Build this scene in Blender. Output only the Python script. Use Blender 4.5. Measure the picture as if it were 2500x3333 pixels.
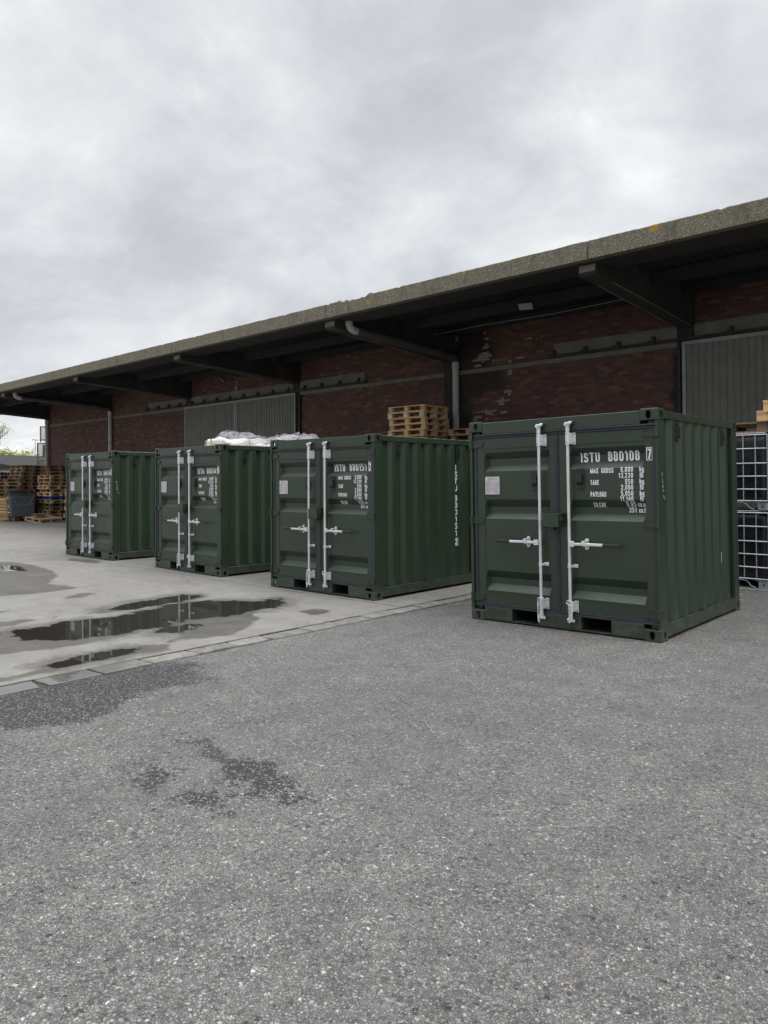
import bpy, bmesh, math, random
from mathutils import Matrix, Vector, noise
random.seed(7)
R = math.radians
sc = bpy.context.scene
for o in list(bpy.data.objects): bpy.data.objects.remove(o)
COL = sc.collection

# ------------------------------------------------------------------ camera
YAW, PITCH, ROLL, CH = 0.82943, 0.01097, -0.00648, 1.57951
fw = Vector((-math.cos(YAW)*math.cos(PITCH), math.sin(YAW)*math.cos(PITCH), math.sin(PITCH)))
rt0 = Vector((math.sin(YAW), math.cos(YAW), 0)); up0 = rt0.cross(fw)
rt = rt0*math.cos(ROLL)+up0*math.sin(ROLL); up = -rt0*math.sin(ROLL)+up0*math.cos(ROLL)
cd = bpy.data.cameras.new('camera'); cam = bpy.data.objects.new('camera', cd); COL.objects.link(cam)
M = Matrix((rt, up, -fw)).transposed().to_4x4(); M.translation = Vector((0, 0, CH)); cam.matrix_world = M
cd.sensor_fit = 'VERTICAL'; cd.sensor_height = 36; cd.sensor_width = 27
cd.lens = 26.04; cd.shift_y = -0.03706; cd.clip_start = 0.05; cd.clip_end = 2000
sc.camera = cam

# ------------------------------------------------------------------ world, sun, exposure
SUN_EL, SUN_AZ = 56, 78     # sun behind thick cloud, behind the camera to the right
w = bpy.data.worlds.new("World"); sc.world = w; w.use_nodes = True
nt = w.node_tree; N = nt.nodes; L = nt.links
for n in list(N): N.remove(n)
def nd(nt, typ, **kw):
    n = nt.nodes.new(typ)
    for k, v in kw.items():
        if k.startswith('i_'):
            n.inputs[k[2:].replace('_', ' ')].default_value = v
        else: setattr(n, k, v)
    return n
def ramp(nt, stops, interp='LINEAR'):
    n = nt.nodes.new('ShaderNodeValToRGB'); cr = n.color_ramp; cr.interpolation = interp
    while len(cr.elements) > 1: cr.elements.remove(cr.elements[-1])
    for i, (p, c) in enumerate(stops):
        if len(c) == 3: c = (*c, 1)
        if i == 0: cr.elements[0].position = p; cr.elements[0].color = c
        else:
            e = cr.elements.new(p); e.color = c
    return n
def g3(v): return (v, v, v, 1)
def mix(nt, a, b, fac, typ='MIX'):
    n = nt.nodes.new('ShaderNodeMix'); n.data_type = 'RGBA'; n.blend_type = typ
    for s, v in ((6, a), (7, b), (0, fac)):
        if hasattr(v, 'links') or hasattr(v, 'is_linked'): nt.links.new(v, n.inputs[s])
        elif s == 0: n.inputs[0].default_value = v
        else: n.inputs[s].default_value = v if len(v) == 4 else (*v, 1)
    return n.outputs[2]
def mth(nt, op, a, b=0.0, c=None, clamp=False):
    n = nt.nodes.new('ShaderNodeMath'); n.operation = op; n.use_clamp = clamp
    for i, v in enumerate((a, b) if c is None else (a, b, c)):
        if hasattr(v, 'is_linked'): nt.links.new(v, n.inputs[i])
        else: n.inputs[i].default_value = v
    return n.outputs[0]
def mapr(nt, v, a, b, c=0.0, d=1.0, smooth=True):
    n = nt.nodes.new('ShaderNodeMapRange'); n.interpolation_type = 'SMOOTHSTEP' if smooth else 'LINEAR'
    nt.links.new(v, n.inputs[0])
    for i, x in enumerate((a, b, c, d)): n.inputs[i+1].default_value = x
    return n.outputs[0]

tc = nd(nt, 'ShaderNodeTexCoord')
sky = nd(nt, 'ShaderNodeTexSky', sky_type='NISHITA', sun_disc=False)
sky.sun_elevation = R(SUN_EL); sky.sun_rotation = R(SUN_AZ)
sx = nd(nt, 'ShaderNodeSeparateXYZ'); L.new(tc.outputs['Generated'], sx.inputs[0])
zc = mth(nt, 'MAXIMUM', sx.outputs[2], 0.0)
den = mth(nt, 'ADD', zc, 0.38)
cx = mth(nt, 'DIVIDE', sx.outputs[0], den); cy = mth(nt, 'DIVIDE', sx.outputs[1], den)
cb = nd(nt, 'ShaderNodeCombineXYZ'); L.new(cx, cb.inputs[0]); L.new(cy, cb.inputs[1])
def skyn(scale, det, rough, dist, loc):
    mp = nd(nt, 'ShaderNodeMapping'); mp.inputs['Location'].default_value = loc
    L.new(cb.outputs[0], mp.inputs[0])
    n = nd(nt, 'ShaderNodeTexNoise'); L.new(mp.outputs[0], n.inputs['Vector'])
    n.inputs['Scale'].default_value = scale; n.inputs['Detail'].default_value = det
    n.inputs['Roughness'].default_value = rough; n.inputs['Distortion'].default_value = dist
    return n.outputs[0]
n1 = skyn(1.5, 9, .55, .25, (1.0, 4.0, 2)); n2 = skyn(4.2, 10, .6, .35, (2.3, 8.2, 4)); n3 = skyn(1.3, 3, .5, .2, (3.6, 1.2, 5))
big = mth(nt, 'ADD', mth(nt, 'MULTIPLY', n1, .6), mth(nt, 'MULTIPLY', n2, .4))
rc = ramp(nt, [(.35, (.43, .445, .475)), (.45, (.495, .51, .538)), (.51, (.565, .58, .602)), (.59, (.66, .673, .688)), (.68, (.80, .81, .815))])
L.new(big, rc.inputs[0])
# thin bright gaps
gap = mapr(nt, mth(nt, 'ADD', mth(nt, 'MULTIPLY', n2, .55), mth(nt, 'MULTIPLY', n3, .45)), .55, .68)
cl = mix(nt, rc.outputs[0], (.92, .93, .935, 1), mth(nt, 'MULTIPLY', gap, .6))
# an overcast dome is about three times as bright overhead as at the horizon
zen = mapr(nt, sx.outputs[2], .54, .98, 1.0, 5.2)
bz = mapr(nt, sx.outputs[2], .0, .25, 1.04, 1.0)
gain = mth(nt, 'MULTIPLY', zen, bz)
cl2 = nd(nt, 'ShaderNodeVectorMath', operation='SCALE'); L.new(cl, cl2.inputs[0]); L.new(gain, cl2.inputs['Scale'])
bgc = nd(nt, 'ShaderNodeBackground'); L.new(cl2.outputs[0], bgc.inputs[0]); bgc.inputs[1].default_value = 1.06
bgs = nd(nt, 'ShaderNodeBackground'); L.new(sky.outputs[0], bgs.inputs[0]); bgs.inputs[1].default_value = 0.08
ms = nd(nt, 'ShaderNodeMixShader'); ms.inputs[0].default_value = .93
L.new(bgs.outputs[0], ms.inputs[1]); L.new(bgc.outputs[0], ms.inputs[2])
wo = nd(nt, 'ShaderNodeOutputWorld'); L.new(ms.outputs[0], wo.inputs[0])

sd = bpy.data.lights.new('sun', 'SUN'); sd.energy = 1.5; sd.angle = R(30); sd.color = (1, .97, .92)
so = bpy.data.objects.new('sun', sd); COL.objects.link(so)
az = R(SUN_AZ); el = R(SUN_EL)
dirv = Vector((math.sin(az)*math.cos(el), math.cos(az)*math.cos(el), math.sin(el)))
so.rotation_euler = dirv.to_track_quat('Z', 'Y').to_euler(); so.location = (0, -5, 30)
sc.view_settings.view_transform = 'Standard'; sc.view_settings.look = 'None'
sc.view_settings.exposure = 0.3; sc.view_settings.gamma = 1; sc.view_settings.use_curve_mapping = False

# ------------------------------------------------------------------ materials
def mat(name, base=(.5, .5, .5), rough=.6, metal=0, spec=.5):
    m = bpy.data.materials.new(name); m.use_nodes = True; t = m.node_tree
    b = t.nodes['Principled BSDF']; b.inputs['Base Color'].default_value = (*base, 1)
    b.inputs['Roughness'].default_value = rough; b.inputs['Metallic'].default_value = metal
    b.inputs['Specular IOR Level'].default_value = spec
    return m, t, b
def coord(t, kind='Object', scale=(1, 1, 1), loc=(0, 0, 0), rot=(0, 0, 0)):
    c = nd(t, 'ShaderNodeTexCoord'); mp = nd(t, 'ShaderNodeMapping')
    mp.inputs['Scale'].default_value = scale; mp.inputs['Location'].default_value = loc; mp.inputs['Rotation'].default_value = rot
    t.links.new(c.outputs[kind], mp.inputs[0]); return mp.outputs[0]
def nz(t, vec, scale, det=4, rough=.5, dist=0):
    n = nd(t, 'ShaderNodeTexNoise'); t.links.new(vec, n.inputs['Vector'])
    n.inputs['Scale'].default_value = scale; n.inputs['Detail'].default_value = det
    n.inputs['Roughness'].default_value = rough; n.inputs['Distortion'].default_value = dist
    return n.outputs[0]
def vor(t, vec, scale, feature='F1', rnd=1.0):
    n = nd(t, 'ShaderNodeTexVoronoi', feature=feature); t.links.new(vec, n.inputs['Vector'])
    n.inputs['Scale'].default_value = scale; n.inputs['Randomness'].default_value = rnd
    return n
def bump(t, b, h, dist=.01, strength=1.0, prev=None):
    n = nd(t, 'ShaderNodeBump'); n.inputs['Distance'].default_value = dist; n.inputs['Strength'].default_value = strength
    t.links.new(h, n.inputs['Height'])
    if prev is not None: t.links.new(prev, n.inputs['Normal'])
    if b is not None: t.links.new(n.outputs[0], b.inputs['Normal'])
    return n.outputs[0]
def geo_world(t):
    g = nd(t, 'ShaderNodeNewGeometry'); return g.outputs['Position']
def mottled(name, a, b_, rough=.6, scale=3, metal=0, bs=40, bd=.001, rr=.1, spec=.5, det=6, rnd=0.0):
    m, t, b = mat(name, a, rough, metal, spec); v = coord(t)
    n = nz(t, v, scale, det, .6); r = ramp(t, [(.3, a), (.7, b_)]); t.links.new(n, r.inputs[0])
    c = r.outputs[0]
    if rnd:
        oi = nd(t, 'ShaderNodeObjectInfo'); rr_ = ramp(t, [(0, g3(1-rnd)), (1, g3(1+rnd))]); t.links.new(oi.outputs['Random'], rr_.inputs[0])
        c = mix(t, c, rr_.outputs[0], 1.0, 'MULTIPLY')
    t.links.new(c, b.inputs['Base Color'])
    t.links.new(mapr(t, nz(t, v, scale*2.3, 4), .3, .7, rough-rr, rough+rr), b.inputs['Roughness'])
    if bd: bump(t, b, nz(t, v, bs, 3), bd)
    return m

# container paint
def paint():
    m, t, b = mat('green_paint', (.03, .05, .035), .42, 0, .62); v = coord(t)
    n = nz(t, v, 1.7, 6, .6); r = ramp(t, [(.3, (.0135, .0275, .0140)), (.7, (.0185, .0355, .0180))]); t.links.new(n, r.inputs[0])
    vs = coord(t, scale=(1, 1, .12)); st = nz(t, vs, 14, 5, .65)
    dusty = mapr(t, st, .55, .8, 0, .09)
    c = mix(t, r.outputs[0], (.13, .14, .12), dusty)
    sp = vor(t, v, 26); chip = mapr(t, sp.outputs['Distance'], .03, .05, .35, 0)
    gate = mapr(t, nz(t, v, 2.6, 2), .60, .68); c = mix(t, c, (.16, .17, .16), mth(t, 'MULTIPLY', chip, gate))
    sp3 = nd(t, 'ShaderNodeSeparateXYZ'); t.links.new(coord(t), sp3.inputs[0])
    low = mth(t, 'MULTIPLY', mapr(t, sp3.outputs[2], .0, .30, 1, 0), mapr(t, nz(t, v, 7, 6, .7), .38, .7)); c = mix(t, c, (.12, .115, .10), mth(t, 'MULTIPLY', low, .42))
    t.links.new(c, b.inputs['Base Color'])
    t.links.new(mapr(t, nz(t, v, 5, 5), .3, .7, .36, .46), b.inputs['Roughness'])
    b1 = bump(t, None, nz(t, v, 420, 2), .0004, .5); bump(t, b, nz(t, v, 6, 3), .003, .35, b1)
    return m
MAT = {}
MAT['green'] = paint()
MAT['gasket'] = mottled('rubber_gasket', (.016, .017, .022), (.03, .031, .037), .5, 8)
MAT['vent'] = mottled('dark_vent', (.012, .014, .013), (.022, .024, .022), .35, 12)
MAT['black'] = mottled('hole_shade_black', (.004, .004, .004), (.007, .007, .007), .9, 5, bd=0)  # flat black that paints the shade inside slots and holes
MAT['grip'] = mottled('rubber_grip', (.012, .012, .013), (.022, .022, .024), .55, 20)
MAT['zinc'] = mottled('zinc_plate', (.60, .63, .64), (.72, .74, .745), .38, 5, .45, 120, .0003)
MAT['white'] = mottled('white_lettering', (.86, .88, .88), (.80, .82, .83), .5, 30, bd=0)
MAT['chalk'] = mottled('chalk_scribble', (.34, .42, .38), (.26, .33, .3), .9, 60, bd=0)
MAT['plate'] = mottled('data_plate_metal', (.52, .49, .52), (.60, .58, .60), .4, 10, .2)
MAT['plate_ink'] = mottled('plate_ink', (.13, .12, .15), (.18, .17, .2), .6, 10, bd=0)
MAT['cord'] = mottled('white_cord', (.72, .73, .72), (.6, .61, .6), .7, 30)

def wood(name, a, b_, c_, dark=.35, rnd=.25):
    m, t, b = mat(name, a, .78); v = coord(t, scale=(1, 1, 1))
    g = nd(t, 'ShaderNodeNewGeometry')
    r = ramp(t, [(0, a), (.5, b_), (1, c_)]); t.links.new(g.outputs['Random Per Island'], r.inputs[0])
    gr = nz(t, coord(t, scale=(1.2, 14, 14)), 4, 6, .65)
    c = mix(t, r.outputs[0], tuple(x*dark for x in a), mapr(t, gr, .45, .8, 0, .55))
    blot = nz(t, v, 2.2, 4); c = mix(t, c, tuple(x*.45 for x in b_), mapr(t, blot, .5, .75, 0, .5))
    oi = nd(t, 'ShaderNodeObjectInfo'); rr = ramp(t, [(0, g3(1-rnd)), (1, g3(1+rnd))]); t.links.new(oi.outputs['Random'], rr.inputs[0])
    c = mix(t, c, rr.outputs[0], 1.0, 'MULTIPLY'); t.links.new(c, b.inputs['Base Color'])
    bump(t, b, gr, .002)
    return m
MAT['wood'] = wood('pale_pallet_wood', (.66, .45, .23), (.54, .345, .165), (.72, .53, .30))
MAT['oldwood'] = wood('weathered_pallet_wood', (.36, .245, .145), (.26, .175, .11), (.46, .32, .19))
MAT['whitewood'] = wood('white_pallet_block', (.68, .64, .54), (.6, .56, .46), (.72, .68, .58))
MAT['bluewood'] = wood('blue_painted_wood', (.03, .085, .30), (.022, .06, .23), (.045, .11, .36))
MAT['greenwood'] = wood('green_painted_wood', (.05, .14, .05), (.04, .11, .04), (.08, .18, .07))

# ------------------------------------------------------------------ mesh collector
class MB:
    def __init__(s, off=(0, 0, 0)): s.v = []; s.f = []; s.off = off; s.sm = []
    def add(s, vs, fs, smooth=False):
        b = len(s.v); ox, oy, oz = s.off
        s.v += [(x+ox, y+oy, z+oz) for x, y, z in vs]; s.f += [tuple(b+i for i in f) for f in fs]; s.sm += [smooth]*len(fs)
        return s
    def box(s, x0, x1, y0, y1, z0, z1):
        return s.add([(x0, y0, z0), (x1, y0, z0), (x1, y1, z0), (x0, y1, z0), (x0, y0, z1), (x1, y0, z1), (x1, y1, z1), (x0, y1, z1)],
              [(0, 3, 2, 1), (4, 5, 6, 7), (0, 1, 5, 4), (1, 2, 6, 5), (2, 3, 7, 6), (3, 0, 4, 7)])
    def bbox(s, x0, x1, y0, y1, z0, z1, b=.004, seg=1):
        bm = bmesh.new(); r = bmesh.ops.create_cube(bm, size=1)
        for v in bm.verts: v.co = Vector(((x0+x1)/2+v.co.x*(x1-x0), (y0+y1)/2+v.co.y*(y1-y0), (z0+z1)/2+v.co.z*(z1-z0)))
        bmesh.ops.bevel(bm, geom=bm.edges[:], offset=b, segments=seg, affect='EDGES', profile=.5)
        s.bm(bm); bm.free(); return s
    def bm(s, bm, mtx=None, smooth=False):
        bm.verts.index_update()
        return s.add([tuple((mtx @ v.co) if mtx else v.co) for v in bm.verts], [tuple(v.index for v in f.verts) for f in bm.faces], smooth)
    def prism(s, poly, axis, a, b, smooth=False):
        # poly: 2D points; axis 'x' -> (y,z), 'y' -> (x,z), 'z' -> (x,y)
        P = {'x': lambda p, h: (h, p[0], p[1]), 'y': lambda p, h: (p[0], h, p[1]), 'z': lambda p, h: (p[0], p[1], h)}[axis]
        n = len(poly); vs = [P(p, a) for p in poly]+[P(p, b) for p in poly]
        fs = [tuple(range(n)), tuple(range(2*n-1, n-1, -1))]+[(i, i+n, (i+1) % n+n, (i+1) % n) for i in range(n)]
        return s.add(vs, fs, smooth)
    def cyl(s, p, q, r, n=12, r2=None, cap=True):
        p = Vector(p); q = Vector(q); d = (q-p).normalized(); a = d.orthogonal().normalized(); b = d.cross(a); r2 = r if r2 is None else r2
        vs = []
        for c, rr in ((p, r), (q, r2)):
            for i in range(n):
                t = 2*math.pi*i/n; vs.append(tuple(c+a*(rr*math.cos(t))+b*(rr*math.sin(t))))
        s.add(vs, [(i, (i+1) % n, (i+1) % n+n, i+n) for i in range(n)], True)
        if cap: s.add(vs[:n], [tuple(range(n-1, -1, -1))]); s.add(vs[n:], [tuple(range(n))])
        return s
    def tube(s, pts, r, n=8, cap=True, radii=None):
        P = [Vector(p) for p in pts]; m = len(P); rings = []
        t0 = (P[1]-P[0]).normalized(); a = t0.orthogonal().normalized()
        for i in range(m):
            if i == 0: d = P[1]-P[0]
            elif i == m-1: d = P[-1]-P[-2]
            else: d = (P[i+1]-P[i]).normalized()+(P[i]-P[i-1]).normalized()
            d = d.normalized() if d.length > 1e-9 else t0
            a = (a-d*a.dot(d)).normalized(); b = d.cross(a); rr = radii[i] if radii else r
            rings += [tuple(P[i]+a*(rr*math.cos(2*math.pi*k/n))+b*(rr*math.sin(2*math.pi*k/n))) for k in range(n)]
        fs = [(i*n+k, i*n+(k+1) % n, (i+1)*n+(k+1) % n, (i+1)*n+k) for i in range(m-1) for k in range(n)]
        s.add(rings, fs, True)
        if cap: s.add(rings[:n], [tuple(range(n-1, -1, -1))]); s.add(rings[-n:], [tuple(range(n))])
        return s
    def grid(s, xs, ys, fn, smooth=False, flip=False):
        nx, ny = len(xs), len(ys)
        vs = [fn(x, y) for y in ys for x in xs]
        fs = [(j*nx+i, j*nx+i+1, (j+1)*nx+i+1, (j+1)*nx+i) for j in range(ny-1) for i in range(nx-1)]
        if flip: fs = [f[::-1] for f in fs]
        return s.add(vs, fs, smooth)
    def mesh(s, name):
        me = bpy.data.meshes.new(name); me.from_pydata(s.v, [], s.f); me.validate(clean_customdata=False)
        if len(me.polygons) == len(s.sm): me.polygons.foreach_set('use_smooth', s.sm)
        me.update(); return me
    def clusters(s):
        n = len(s.v); par = list(range(n))
        def find(a):
            while par[a] != a: par[a] = par[par[a]]; a = par[a]
            return a
        for f in s.f:
            r = find(f[0])
            for i in f[1:]:
                q = find(i)
                if q != r: par[q] = r
        isl = {}
        for i in range(n): isl.setdefault(find(i), []).append(i)
        ks = list(isl); bb = []
        for k in ks:
            P = [s.v[i] for i in isl[k]]; bb.append(([min(p[a] for p in P) for a in range(3)], [max(p[a] for p in P) for a in range(3)]))
        g = list(range(len(ks)))
        def fg(a):
            while g[a] != a: g[a] = g[g[a]]; a = g[a]
            return a
        for i in range(len(ks)):
            for j in range(i+1, len(ks)):
                gap = math.sqrt(sum(max(0, bb[i][0][a]-bb[j][1][a], bb[j][0][a]-bb[i][1][a])**2 for a in range(3)))
                sz = max(max(bb[q][1][a]-bb[q][0][a] for a in range(3)) for q in (i, j))
                if gap <= max(.019, .49*sz): g[fg(j)] = fg(i)
        vg = {}
        for i, k in enumerate(ks):
            for v in isl[k]: vg[v] = fg(i)
        out = []
        for c in sorted(set(vg.values())):
            o = MB(); mp = {}
            for v in range(n):
                if vg[v] == c: mp[v] = len(o.v); o.v.append(s.v[v])
            for f, sm in zip(s.f, s.sm):
                if vg[f[0]] == c: o.f.append(tuple(mp[i] for i in f)); o.sm.append(sm)
            out.append(o)
        return out
    def build_all(s, name, m, parent=None):
        return [c.build(name, m, parent) for c in s.clusters()]
    def build(s, name, m, parent=None, loc=None):
        me = s.mesh(name)
        if m is not None: me.materials.append(MAT[m] if isinstance(m, str) else m)
        o = bpy.data.objects.new(name, me); COL.objects.link(o)
        if parent is not None: o.parent = parent
        if loc: o.location = loc
        return o
def tag(o, label=None, cat=None, group=None, kind=None):
    if label: o['label'] = label
    if cat: o['category'] = cat
    if group: o['group'] = group
    if kind: o['kind'] = kind
    return o
def empty(name, loc=(0, 0, 0), rz=0.0):
    o = bpy.data.objects.new(name, None); o.empty_display_size = .2; COL.objects.link(o); o.location = loc; o.rotation_euler = (0, 0, rz); return o
def copy_tree(o, parent=None):
    c = o.copy(); COL.objects.link(c)
    if parent is not None: c.parent = parent
    for ch in list(o.children): copy_tree(ch, c)
    return c
def frange(a, b, st):
    n = max(1, int(round((b-a)/st))); return [a+(b-a)*i/n for i in range(n+1)]
def lerp(x, P):
    if x <= P[0][0]: return P[0][1]
    for (a, u), (b, v) in zip(P, P[1:]):
        if x <= b: return u+(v-u)*(x-a)/(b-a)
    return P[-1][1]
GZ = [(-40, 0), (-14.4, .003), (-10.5, -.012), (-9, -.022), (-6.2, -.022), (-5.04, .0), (-2.84, .022), (-1, .03)]
def zg(x): return lerp(x, GZ)

# ------------------------------------------------------------------ ground
def poly_sd(x, y, P):
    # signed distance to polygon, positive inside
    d = 1e9; ins = False; n = len(P)
    for i in range(n):
        x1, y1 = P[i]; x2, y2 = P[(i+1) % n]; dx, dy = x2-x1, y2-y1
        t = max(0, min(1, ((x-x1)*dx+(y-y1)*dy)/(dx*dx+dy*dy+1e-12)))
        e = (x-x1-t*dx)**2+(y-y1-t*dy)**2
        if e < d: d = e
        if (y1 > y) != (y2 > y) and x < (x2-x1)*(y-y1)/(y2-y1)+x1: ins = not ins
    d = math.sqrt(d); return d if ins else -d
PUD = [
 [(-8.49, 3.2), (-8.47, 3.51), (-8.47, 3.89), (-8.44, 4.32), (-8.43, 4.65), (-8.53, 4.91), (-8.66, 5.4), (-8.62, 5.77), (-8.3, 5.92), (-8.05, 6.17), (-7.98, 6.5), (-7.75, 6.4), (-7.58, 6.1), (-7.52, 5.72), (-7.48, 5.3), (-7.62, 4.85), (-7.50, 4.4), (-7.50, 4.0), (-7.56, 3.75), (-7.62, 3.4), (-7.95, 3.22)],
 [(-16.0, 5.50), (-14.6, 5.72), (-14.0, 5.6), (-14.3, 5.35), (-16.0, 5.3)],
 [(-9.0, 4.6), (-9.22, 5.11), (-9.19, 5.36), (-9.3, 5.8), (-9.1, 5.95), (-8.95, 5.7), (-8.88, 5.3), (-8.86, 4.8)],
 [(-6.58, 2.85), (-6.66, 3.1), (-6.70, 3.3), (-6.66, 3.6), (-6.55, 3.5), (-6.5, 3.2), (-6.5, 2.95)],
 [(-7.35, 4.7), (-7.2, 4.75), (-7.0, 4.6), (-7.05, 4.35), (-7.25, 4.3)],
 [(-9.0, 2.2), (-8.6, 2.9), (-8.45, 3.05), (-8.45, 2.9), (-8.7, 2.3)]]
WET = [
 [(-8.6, 3.0), (-8.55, 3.6), (-8.53, 4.3), (-8.52, 4.7), (-8.62, 5.0), (-8.78, 5.5), (-8.7, 5.85), (-8.3, 6.02), (-8.08, 6.3), (-7.99, 6.62), (-7.65, 6.42), (-7.5, 6.1), (-7.38, 5.76), (-7.05, 5.45), (-6.86, 5.26), (-6.69, 5.12), (-6.49, 4.7), (-6.5, 4.36), (-6.72, 4.25), (-6.68, 4.05), (-6.98, 4.35), (-7.37, 4.18), (-7.28, 3.79), (-7.2, 3.38), (-7.31, 3.0), (-7.4, 2.6), (-7.6, 2.2), (-9.4, 1.6), (-9.3, 2.4)],
 [(-8.93, 4.3), (-9.02, 4.6), (-9.28, 5.11), (-9.22, 5.36), (-9.42, 5.88), (-9.1, 6.12), (-8.86, 5.9), (-8.77, 5.56), (-8.88, 5.2), (-8.82, 4.88), (-8.74, 4.48)],
 [(-6.50, 2.0), (-6.58, 2.8), (-6.66, 2.96), (-6.78, 3.22), (-6.79, 3.54), (-6.73, 3.8), (-6.56, 3.98), (-6.42, 3.84), (-6.43, 3.55), (-6.42, 3.23), (-6.40, 2.9), (-6.34, 2.2)],
 [(-16.5, 5.3), (-15.84, 6.0), (-15.26, 6.09), (-13.49, 5.89), (-12.74, 5.62), (-11.95, 5.1), (-11.18, 5.25), (-11.0, 4.9), (-11.1, 4.4), (-11.4, 3.7), (-14, 3.4), (-17, 4.2)],
 [(-10.48, 4.69), (-10.62, 4.97), (-10.38, 5.16), (-10.18, 4.85), (-10.25, 4.6)],
 [(-9.95, 3.3), (-9.93, 3.62), (-9.83, 3.76), (-9.77, 3.59), (-9.8, 3.3)],
 [(-9.2, 3.0), (-9.15, 3.34), (-9.1, 3.67), (-8.93, 3.72), (-8.8, 3.39), (-8.8, 3.0)],
 [(-6.99, 6.08), (-7.04, 6.35), (-6.83, 6.45), (-6.7, 6.36), (-6.74, 6.02)],
 [(-15.2, 6.85), (-15.5, 7.1), (-14.9, 7.3), (-14.2, 7.2), (-14.3, 6.95)]]
def fbm(x, y, s, z=0.0):
    return noise.fractal(Vector((x*s, y*s, z)), .6, 2.1, 4)
def field(x, y, polys, ed):
    m = -9.0
    for P in polys:
        if min(p[0] for p in P)-.4 < x < max(p[0] for p in P)+.4 and min(p[1] for p in P)-.4 < y < max(p[1] for p in P)+.4:
            m = max(m, poly_sd(x, y, P))
    return m
def add_attr(o, name, vals):
    a = o.data.attributes.new(name, 'FLOAT', 'POINT'); a.data.foreach_set('value', vals)
KX0, KX1 = -6.235, -5.955     # kerb strip between concrete and asphalt

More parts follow.
